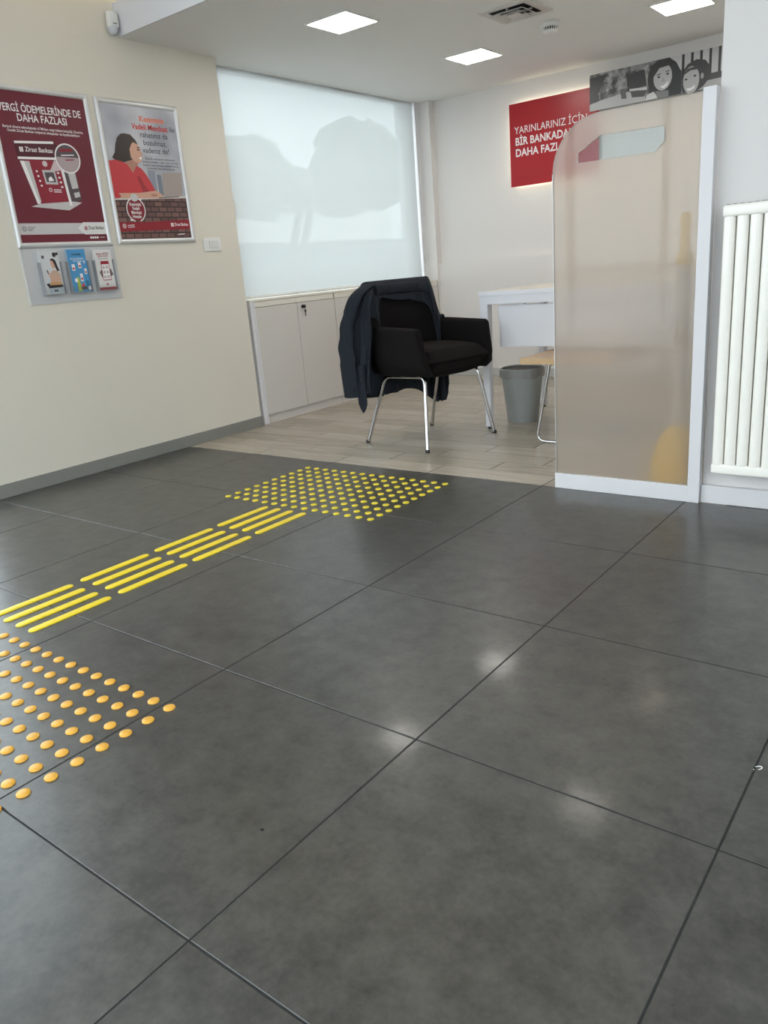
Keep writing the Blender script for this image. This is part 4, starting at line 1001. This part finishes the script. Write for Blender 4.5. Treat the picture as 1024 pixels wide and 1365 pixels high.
def build_radiator():
    t = thing('radiator', 'white upright column radiator at the right edge', 'radiator', (0.700, 2.355, 0))
    zb, z1, n, pw = 0.135, 1.012, 14, 0.0412
    W_ = n * pw
    b = MB(); b.box(0, W_, 0, 0.05, zb, zb + 0.036); b.obj('bottom_header', M['radiator'], t, True, 0.006, 3)
    b = MB(); b.box(-0.001, W_, -0.004, 0.054, z1 + 0.002, z1 + 0.040); b.obj('top_header', M['radiator'], t, True, 0.008, 3)
    b = MB(); b.box(0.002, W_ - 0.002, 0.028, 0.045, zb + 0.04, z1); b.obj('gap_shade', M['dark'], t)  # dark sheet standing in for the shade between the columns
    # flattened column, shallow bowed front
    prof = []
    hw = pw / 2 - 0.0019
    for k in range(13):
        a = PI * k / 12
        c_ = math.copysign(abs(math.cos(a)) ** 0.7, -math.cos(a))
        prof.append((hw * c_, 0.012 - 0.013 * (1 - abs(c_) ** 3.2) ** 0.6))
    pts = prof + [(hw, 0.03), (-hw, 0.03)]
    mesh = MB().prism(pts, zb + 0.034, z1 + 0.004).mesh('column', M['radiator'], smooth=True)
    for k in range(n):
        o = link('column', mesh, t); o.location = (pw * (k + 0.5), 0, 0)
    b = MB()
    for k in range(int(W_ / 0.022)):
        b.box(0.006 + k * 0.022, 0.019 + k * 0.022, 0.012, 0.044, z1 + 0.040, z1 + 0.043)
    b.obj('grille_slot', M['dark'], t)
    b = MB(); b.box(0.002, W_, 0.006, 0.05, z1 + 0.0395, z1 + 0.0415); b.obj('top_grille', M['grille'], t)
    for x in (0.06, W_ - 0.06):
        k = MB(); k.box(x - 0.012, x + 0.012, 0.05, 0.0895, 0.3, 0.34); k.box(x - 0.012, x + 0.012, 0.05, 0.0895, 0.86, 0.9); k.obj('bracket', M['alu'], t)
build_radiator()

def build_behind_screen():
    # pole with yellow dome standing close behind the frosting
    t = thing('floor_post', 'white pole with yellow domed foot, blurred behind the frosted glass', 'post', (0.527, YG + 0.122, 0))
    MB().lathe([(0.0, 0), (0.105, 0.0), (0.108, 0.03), (0.100, 0.12), (0.080, 0.20), (0.050, 0.25), (0.024, 0.27), (0.0, 0.272)], 28).obj('foot', M['yellow'], t, True)
    MB().lathe([(0.024, 0.265), (0.026, 0.4), (0.026, 0.87)], 18).obj('pole', M['white'], t, True)
    MB().lathe([(0.026, 0.87), (0.030, 0.875), (0.030, 0.905), (0.026, 0.91)], 18).obj('collar', M['yellow'], t, True)
    MB().lathe([(0.018, 0.91), (0.018, 1.0), (0.021, 1.03), (0.012, 1.05), (0, 1.052)], 18).obj('grip', M['yellow'], t, True)
    # desk
    t = thing('office_desk', 'white desk with steel legs and hanging front panel', 'desk', (-0.846, 3.372, 0))
    L_, D_ = 1.30, 0.76
    b = MB(); b.box(0, L_, 0, D_, 0.757, 0.778); b.obj('desk_top', M['desktop'], t, bevel=0.002)
    b = MB(); b.box(-0.002, L_ + 0.002, -0.004, 0.0, 0.755, 0.779); b.obj('edge_band', M['desk'], t, bevel=0.001)
    b = MB(); b.box(0.0, L_, 0.0, 0.05, 0.708, 0.757); b.obj('front_rail', M['desk'], t, bevel=0.003)
    b = MB(); b.box(0.0, L_, D_ - 0.05, D_, 0.708, 0.757); b.obj('rear_rail', M['desk'], t, bevel=0.003)
    b = MB(); b.box(0.0, 0.05, 0.05, D_ - 0.05, 0.708, 0.757); b.obj('side_rail', M['desk'], t, bevel=0.003)
    for (x, y) in ((0, 0), (L_ - 0.052, 0), (0, D_ - 0.052), (L_ - 0.052, D_ - 0.052)):
        b = MB()
        b.add([(x, y, 0.708), (x + .052, y, 0.708), (x + .052, y + .052, 0.708), (x, y + .052, 0.708), (x + .008, y + .008, 0.012), (x + .044, y + .008, 0.012), (x + .044, y + .044, 0.012), (x + .008, y + .044, 0.012)],
              [(0, 1, 2, 3), (4, 7, 6, 5), (0, 4, 5, 1), (1, 5, 6, 2), (2, 6, 7, 3), (3, 7, 4, 0)])
        lo = b.obj('leg', M['desk'], t, bevel=0.003)
        k = MB(); k.lathe([(0.012, 0), (0.012, 0.012)], 12, (x + .026, y + .026, 0)); k.obj('glide', M['black'], lo)
    b = MB(); b.box(0.105, L_ - 0.105, 0.03, 0.048, 0.472, 0.700); b.obj('front_panel', M['desk'], t, bevel=0.002)
    for x in (0.25, L_ - 0.25):
        b = MB(); b.box(x - .015, x + .015, 0.028, 0.05, 0.69, 0.72); b.obj('bracket', M['desk'], t)
    # low table with chrome wire base
    t = thing('low_table', 'low table with light wood top on bent chrome legs before the desk', 'table', (-0.458, 3.100, 0))
    w_, d_ = 0.50, 0.46
    b = MB(); b.box(0.002, w_, 0.002, d_, 0.418, 0.448); b.obj('table_top', M['beech'], t, bevel=0.002)
    b = MB(); b.box(0, w_, -0.0, 0.002, 0.418, 0.4475); b.box(0, 0.002, 0.002, d_, 0.418, 0.4475); b.obj('edge_band', M['beech_edge'], t)
    def arc(p0, p1, p2, n=6):
        return [Vector(p0) * (1 - q) ** 2 + Vector(p1) * 2 * q * (1 - q) + Vector(p2) * q * q for q in [k / n for k in range(n + 1)]]
    for y in (0.05, d_ - 0.05):
        pts = [(0.145, y, 0.418)] + arc((0.073, y, 0.06), (0.062, y, 0.008), (0.12, y, 0.008)) + arc((w_ - 0.12, y, 0.008), (w_ - 0.062, y, 0.008), (w_ - 0.073, y, 0.06)) + [(w_ - 0.145, y, 0.418)]
        k = MB(); k.tube(pts, 0.0075, 10); k.obj('sled_leg', M['chrome'], t, True)
    k = MB(); k.tube([(0.145, 0.05, 0.41), (0.145, d_ - 0.05, 0.41)], 0.007, 8); k.tube([(w_ - 0.145, 0.05, 0.41), (w_ - 0.145, d_ - 0.05, 0.41)], 0.007, 8); k.obj('cross_rod', M['chrome'], t, True)
    # bin
    t = thing('waste_bin', 'grey plastic waste bin with a clear liner under the desk', 'bin', (-0.738, 3.655, 0))
    MB().lathe([(0.0, 0.0), (0.088, 0.0), (0.091, 0.004), (0.124, 0.30), (0.129, 0.302), (0.129, 0.318), (0.121, 0.318), (0.086, 0.008), (0.0, 0.008)], 36).obj('body', M['bin'], t, True)
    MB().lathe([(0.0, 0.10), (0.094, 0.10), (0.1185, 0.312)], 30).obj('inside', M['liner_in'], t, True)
    b = MB(); rows = []
    for (r, z, wv) in ((0.117, 0.24, 0.0), (0.1195, 0.305, 0.0), (0.120, 0.320, 0.001), (0.126, 0.3235, 0.001), (0.131, 0.320, 0.0015), (0.1315, 0.295, 0.002), (0.129, 0.278, 0.003), (0.1275, 0.268, 0.0035)):
        rows.append([((r + wv * math.sin(7 * a) + wv * 0.6 * math.sin(17 * a + 1)) * math.cos(a), (r + wv * math.sin(7 * a) + wv * .6 * math.sin(17 * a + 1)) * math.sin(a), z + 1.4 * wv * math.sin(5 * a + 2) * (z < 0.3)) for a in [2 * PI * k / 60 for k in range(61)]])
    b.grid(rows).obj('liner', M['liner'], t, True)
build_behind_screen()

# ================================================================== armchair and jacket
CH = Matrix.Translation((-1.0215, 3.067, 0)) @ Matrix.Rotation(math.radians(-10.7), 4, 'Z')
def sstep(a, b, x):
    x = min(1, max(0, (x - a) / (b - a))); return x * x * (3 - 2 * x)
ARM_L = 0.27
def plan(s):
    """s in [0,1] round the shell from near arm front over the back to far arm front -> point, outward normal, backness"""
    La = 0.30; tot = 2 * La + 1.0
    d = s * tot
    if d < La:
        return Vector((0.21 - ARM_L * d / La, -0.278)), Vector((0, -1)), 0.0, d / La
    if d > La + 1.0:
        q = (tot - d) / La
        return Vector((0.21 - ARM_L * q, 0.278)), Vector((0, 1)), 0.0, q
    th = (d - La) * PI
    e = 2 / 3.6
    sg = lambda v: math.copysign(abs(v) ** e, v)
    p = Vector((-0.06 - 0.13 * sg(math.sin(th)), -0.278 * sg(math.cos(th))))
    n = Vector((-sg(math.sin(th)) ** 1 * 1.0, -math.copysign(abs(math.cos(th)) ** (e), math.cos(th)))).normalized()
    back = sstep(0.10, 0.28, th / PI) * sstep(0.10, 0.28, 1 - th / PI)
    return p, n, back, 1.0
def top_z(s):
    p, n, bk, q = plan(s)
    if bk == 0 and q < 1: return 0.640 + 0.012 * q
    return 0.652 + (0.868 - 0.652) * bk
def shell_pt(s, z, off):
    """point at height z, off metres outside the outer face"""
    p, n, bk, q = plan(s)
    lean = 0.05 + 0.05 * bk
    d = (z - 0.42) * lean - 0.06 * max(0, 0.47 - z) / 0.07 * 0.45
    x = p + n * (d + off)
    if bk == 0 and q < 1: x.x += (1 - q) * 0.17 * (0.645 - z)
    return Vector((x.x, x.y, z))

def build_chair():
    t = thing('armchair', 'black upholstered armchair on chrome legs', 'chair', CH)
    th = 0.05
    def section(s, k=1.0, dz=0.0, dx=0.0):
        zt = top_z(s) - dz; pts = []
        zi = [0.44 + (zt - 0.02 - 0.44) * i / 7 for i in range(8)]
        for z in zi: pts.append(shell_pt(s, z, -th + th / 2 * (1 - k)))
        for i in range(1, 6):
            a = PI - PI * i / 6
            pts.append(shell_pt(s, zt - 0.02 + 0.02 * math.sin(a), -th / 2 + th / 2 * k * math.cos(a)))
        for z in zi[::-1]: pts.append(shell_pt(s, z, -th / 2 * (1 - k)))
        pts.append(shell_pt(s, 0.405 + dz, -0.004)); pts.append(shell_pt(s, 0.388 + dz, -th * 0.7))
        return [Vector((p.x + dx, p.y, p.z)) for p in pts]
    secs = [section(0, 0.45, 0.016, 0.014), section(0, 0.8, 0.005, 0.010)] + [section(i / 60) for i in range(61)] + [section(1, 0.8, 0.005, 0.010), section(1, 0.45, 0.016, 0.014)]
    b = MB(); m_ = len(secs[0]); vs = [p for s in secs for p in s]
    fs = [(i * m_ + k, i * m_ + (k + 1) % m_, (i + 1) * m_ + (k + 1) % m_, (i + 1) * m_ + k) for i in range(len(secs) - 1) for k in range(m_)]
    fs += [tuple(range(m_)), tuple((len(secs) - 1) * m_ + k for k in range(m_))]
    b.add(vs, fs).obj('shell', M['upholstery'], t, True)
    # cushion with crowned top and rolled front
    b = MB(); rows = []
    nx, ny = 16, 14
    for side in (1, -1):
        rows = []
        for i in range(nx + 1):
            u = -1 + 2 * i / nx; row = []
            for j in range(ny + 1):
                v = -1 + 2 * j / ny
                e = (1 - abs(u) ** 9) ** 0.5 * (1 - abs(v) ** 9) ** 0.5 if abs(u) < 1 and abs(v) < 1 else 0
                x = 0.015 + 0.262 * u - 0.012 * v * v * (u > 0); y = 0.228 * v
                row.append((x, y, 0.462 + side * (0.060 * e + (0.012 * (1 - u * u) * e if side > 0 else 0))))
            rows.append(row)
        b.grid(rows)
    b.obj('seat_cushion', M['upholstery'], t, True)
    b = MB()
    pl = []
    for (z, kx, ky) in ((0.445, 1.0, 1.0), (0.415, 1.0, 0.99), (0.39, 0.93, 0.92), (0.376, 0.78, 0.78)):
        pl.append([(0.0 + 0.275 * kx * math.copysign(abs(math.cos(a)) ** 0.55, math.cos(a)), 0.258 * ky * math.copysign(abs(math.sin(a)) ** 0.55, math.sin(a)), z) for a in [2 * PI * k / 40 for k in range(41)]])
    b.grid(pl); n = 41
    b.f.append(tuple(range(n))[::-1]); b.f.append(tuple(3 * n + k for k in range(n)))
    b.obj('seat_base', M['upholstery'], t, True)
    r = 0.0105
    def bend(p0, c, p1, n=6): return [Vector(p0) * (1 - q) ** 2 + Vector(c) * 2 * q * (1 - q) + Vector(p1) * q * q for q in [k / n for k in range(n + 1)]]
    for sy in (-1, 1):
        A = Vector((-0.248, 0.262 * sy, 0.0)); B = Vector((0.246, 0.272 * sy, 0.0))
        TA = Vector((-0.115, 0.212 * sy, 0.378)); TB = Vector((0.19, 0.205 * sy, 0.388))
        for (foot, topp, oth) in ((A, TA, TB), (B, TB, TA)):
            up = (topp - foot).normalized(); al = (oth - topp).normalized()
            pts = [foot + up * 0.012] + bend(topp - up * 0.045, topp, topp + al * 0.045)
            k = MB(); k.tube(pts, r, 12); lo = k.obj('leg', M['chrome'], t, True)
            g = MB(); g.lathe([(0.0115, 0.0), (0.0118, 0.003), (0.0118, 0.016), (0.0105, 0.018)], 14, (foot.x, foot.y, 0)); go = g.obj('foot_cap', M['black'], lo, True)
        k = MB(); al = (TB - TA).normalized(); k.tube([TA + al * 0.045, TB - al * 0.045], r, 12); k.obj('side_rail', M['chrome'], t, True)
    for x in (-0.05, 0.14):
        k = MB(); k.tube([(x, -0.207, 0.38), (x, 0.207, 0.38)], 0.008, 8); k.obj('cross_rail', M['black'], t, True)
    return t
build_chair()

def build_jacket():
    t = thing('jacket', 'dark navy suit jacket draped over the armchair back', 'jacket', CH)
    def wr(a, b_, amp): return amp * (noise.noise(Vector((a * 5.0, b_ * 1.6, 3.1))) + 0.5 * noise.noise(Vector((a * 13.0, b_ * 3.5, 8.2))))
    # body: inside flap, over the top edge, and the hanging back
    s0, s1, ns = 0.275, 0.775, 76
    rows = []
    for i in range(ns + 1):
        s = s0 + (s1 - s0) * i / ns
        q = i / ns                     # 0 near side, 1 far side
        zt = top_z(s) + 0.012
        # lower edge on the seat side (collar arch) and on the back (hem)
        arch = 0.098 + 0.12 * (1 - sstep(0.04, 0.26, q)) + 0.19 * max(0, q - 0.48) * 1.6 + 0.012 * math.sin(q * 16)
        zf = max(zt - arch, top_z(s) - 0.16 if q > 0.5 else top_z(s) - 0.20)
        hem = 0.275 - 0.02 * math.sin(q * 5) + (0.0 if q < .45 else -0.135 * sstep(0.45, 0.80, q)) + 0.10 * sstep(0.93, 1.0, q)
        row = []
        for k in range(12):
            z = zf + (zt - 0.03 - zf) * k / 11
            row.append(shell_pt(s, z, -0.05 - 0.010 - 0.008 * (1 - k / 11) + wr(q * 6, z * 4, 0.007)))
        for k in range(1, 8):
            a = PI - PI * k / 8
            row.append(shell_pt(s, zt - 0.03 + 0.034 * math.sin(a), -0.025 + 0.036 * math.cos(a)))
        ref = zt - 0.03
        for k in range(34):
            z = ref - (ref - hem) * k / 33
            f = (ref - z)
            # below the shell the cloth hangs straight down from the widest point
            pz = max(z, 0.56)
            p = shell_pt(s, pz, 0.014 + 0.01 * sstep(0, 0.2, f) + (0.25 + f * 2.2) * wr(q * 9, z * 1.2, 0.03) * sstep(0.02, 0.3, f) + 0.012 * math.sin(q * 55) * sstep(0.15, 0.6, f))
            row.append(Vector((p.x, p.y, z)))
        rows.append(row)
    b = MB(); b.grid(rows)
    o = b.obj('jacket_body', M['jacket'], t, True)
    md = o.modifiers.new('thickness', 'SOLIDIFY'); md.thickness = 0.004; md.offset = 0
    # front panel hanging down outside the near arm
    def lerp(tab, z):
        for (z0, v0), (z1, v1) in zip(tab, tab[1:]):
            if z <= z0 and z >= z1: return v0 + (v1 - v0) * (z0 - z) / (z0 - z1)
        return tab[-1][1]
    XF = [(0.9, -0.115), (0.80, -0.085), (0.66, -0.055), (0.45, -0.085), (0.25, -0.105)]
    XB = [(0.9, -0.200), (0.80, -0.245), (0.66, -0.275), (0.45, -0.292), (0.25, -0.300)]
    YY = [(0.9, -0.215), (0.84, -0.262), (0.76, -0.300), (0.66, -0.325), (0.45, -0.333), (0.25, -0.335)]
    rows = []
    for i in range(41):
        q = i / 40; row = []
        for k in range(44):
            v = k / 43
            z1 = 0.884 - 0.05 * (1 - sstep(0, 0.7, q)); z0 = 0.300 + 0.012 * math.sin(q * 8)
            z = z1 + (z0 - z1) * v
            x = lerp(XF, z) + (lerp(XB, z) - lerp(XF, z)) * q
            y = lerp(YY, z) - 0.013 * math.sin(q * 19 + 2.2 * math.sin(v * 3.2)) * (0.25 + 0.75 * sstep(0, 0.5, v)) + wr(q * 4, z * 3, 0.012) + 0.03 * max(0, q - 0.8) * 5 * q
            row.append(Vector((x, y, z)))
        rows.append(row)
    b = MB(); b.grid(rows); o = b.obj('front_panel', M['jacket'], t, True)
    md = o.modifiers.new('thickness', 'SOLIDIFY'); md.thickness = 0.004; md.offset = 0
    # hanging sleeve: flattened tube with cuff
    def sleeve(name, path, wid, flat_, lining=True):
        n = len(path); seg = 18; vs = []; fs = []
        P = []
        for i in range(41):
            f = i / 40 * (n - 1); j = min(int(f), n - 2); u = f - j
            p = [Vector(path[max(0, min(n - 1, j + d))]) for d in (-1, 0, 1, 2)]
            P.append(0.5 * ((2 * p[1]) + (p[2] - p[0]) * u + (2 * p[0] - 5 * p[1] + 4 * p[2] - p[3]) * u * u + (3 * p[1] - p[0] - 3 * p[2] + p[3]) * u ** 3))
        side = Vector((0.97, 0.25, 0)); out = Vector((0.25, -0.97, 0))
        for i, p in enumerate(P):
            v = i / 40
            w_ = wid[0] + (wid[1] - wid[0]) * v
            for k in range(seg):
                a = 2 * PI * k / seg
                r = 1 + 0.14 * math.sin(3 * a + 9 * v) + 0.10 * math.sin(v * 38 + a) * (0.35 < v < 0.75) + 0.05 * math.sin(5 * a)
                vs.append(p + side * (w_ * math.cos(a) * r) + out * (flat_ * math.sin(a) * r))
        for i in range(40):
            for k in range(seg):
                fs.append((i * seg + k, i * seg + (k + 1) % seg, (i + 1) * seg + (k + 1) % seg, (i + 1) * seg + k))
        fs.append(tuple(range(seg)))
        so = MB().add(vs, fs).obj(name, M['jacket'], t, True)
        e = P[-1]
        ring = MB(); ring.add([e + Vector((0, 0, 0.004)) + side * (wid[1] * 0.94 * math.cos(2 * PI * k / seg)) + out * (flat_ * 0.94 * math.sin(2 * PI * k / seg)) for k in range(seg)], [tuple(range(seg))])
        ring.obj('cuff_lining', M['jacket_in'], so)
        for k in range(3):
            c = e + side * (wid[1] * 0.80) + out * (flat_ * 0.9) + Vector((0, 0, 0.03 + 0.016 * k))
            MB().lathe([(0, 0), (0.0055, 0), (0.0055, 0.0025), (0, 0.003)], 10, c, 'Y').obj('button', M['black'], so)
        return so
    sleeve('sleeve', [(-0.155, -0.235, 0.872), (-0.190, -0.325, 0.80), (-0.222, -0.362, 0.64), (-0.236, -0.366, 0.46), (-0.240, -0.362, 0.278)], (0.040, 0.050), 0.022)
    # hanging front corner below the cuff
    e = Vector((-0.163, -0.348, 0))
    rows = []
    for i in range(9):
        q = i / 8
        rows.append([Vector((e.x + (q - 0.5) * 0.070, e.y + 0.006 * math.sin(q * 7), 0.46 + (0.195 + 0.30 * abs(q - 0.5) ** 2.6 - 0.46) * k / 14)) for k in range(15)])
    o = MB().grid(rows).obj('front_corner', M['jacket'], t, True)
    md = o.modifiers.new('thickness', 'SOLIDIFY'); md.thickness = 0.004; md.offset = 0
    MB().lathe([(0, 0), (0.007, 0), (0.007, 0.003), (0, 0.004)], 12, (e.x + 0.016, e.y - 0.008, 0.375), 'Y').obj('button', M['black'], t)
    # collar and lapel strip lying along the inside of the back
    rows = []
    for i in range(41):
        q = i / 40; s = 0.36 + 0.36 * q
        zt = top_z(s) + 0.010
        lo = 0.055 + 0.03 * sstep(0.5, 1, q)
        row = []
        for k in range(8):
            z = zt - 0.012 - lo * k / 7
            row.append(shell_pt(s, z, -0.05 - 0.018 - 0.010 * math.sin(PI * k / 7) + wr(q * 5, z * 5, 0.004)))
        rows.append(row)
    o = MB().grid(rows).obj('collar', M['jacket'], t, True)
    md = o.modifiers.new('thickness', 'SOLIDIFY'); md.thickness = 0.004; md.offset = 0
build_jacket()
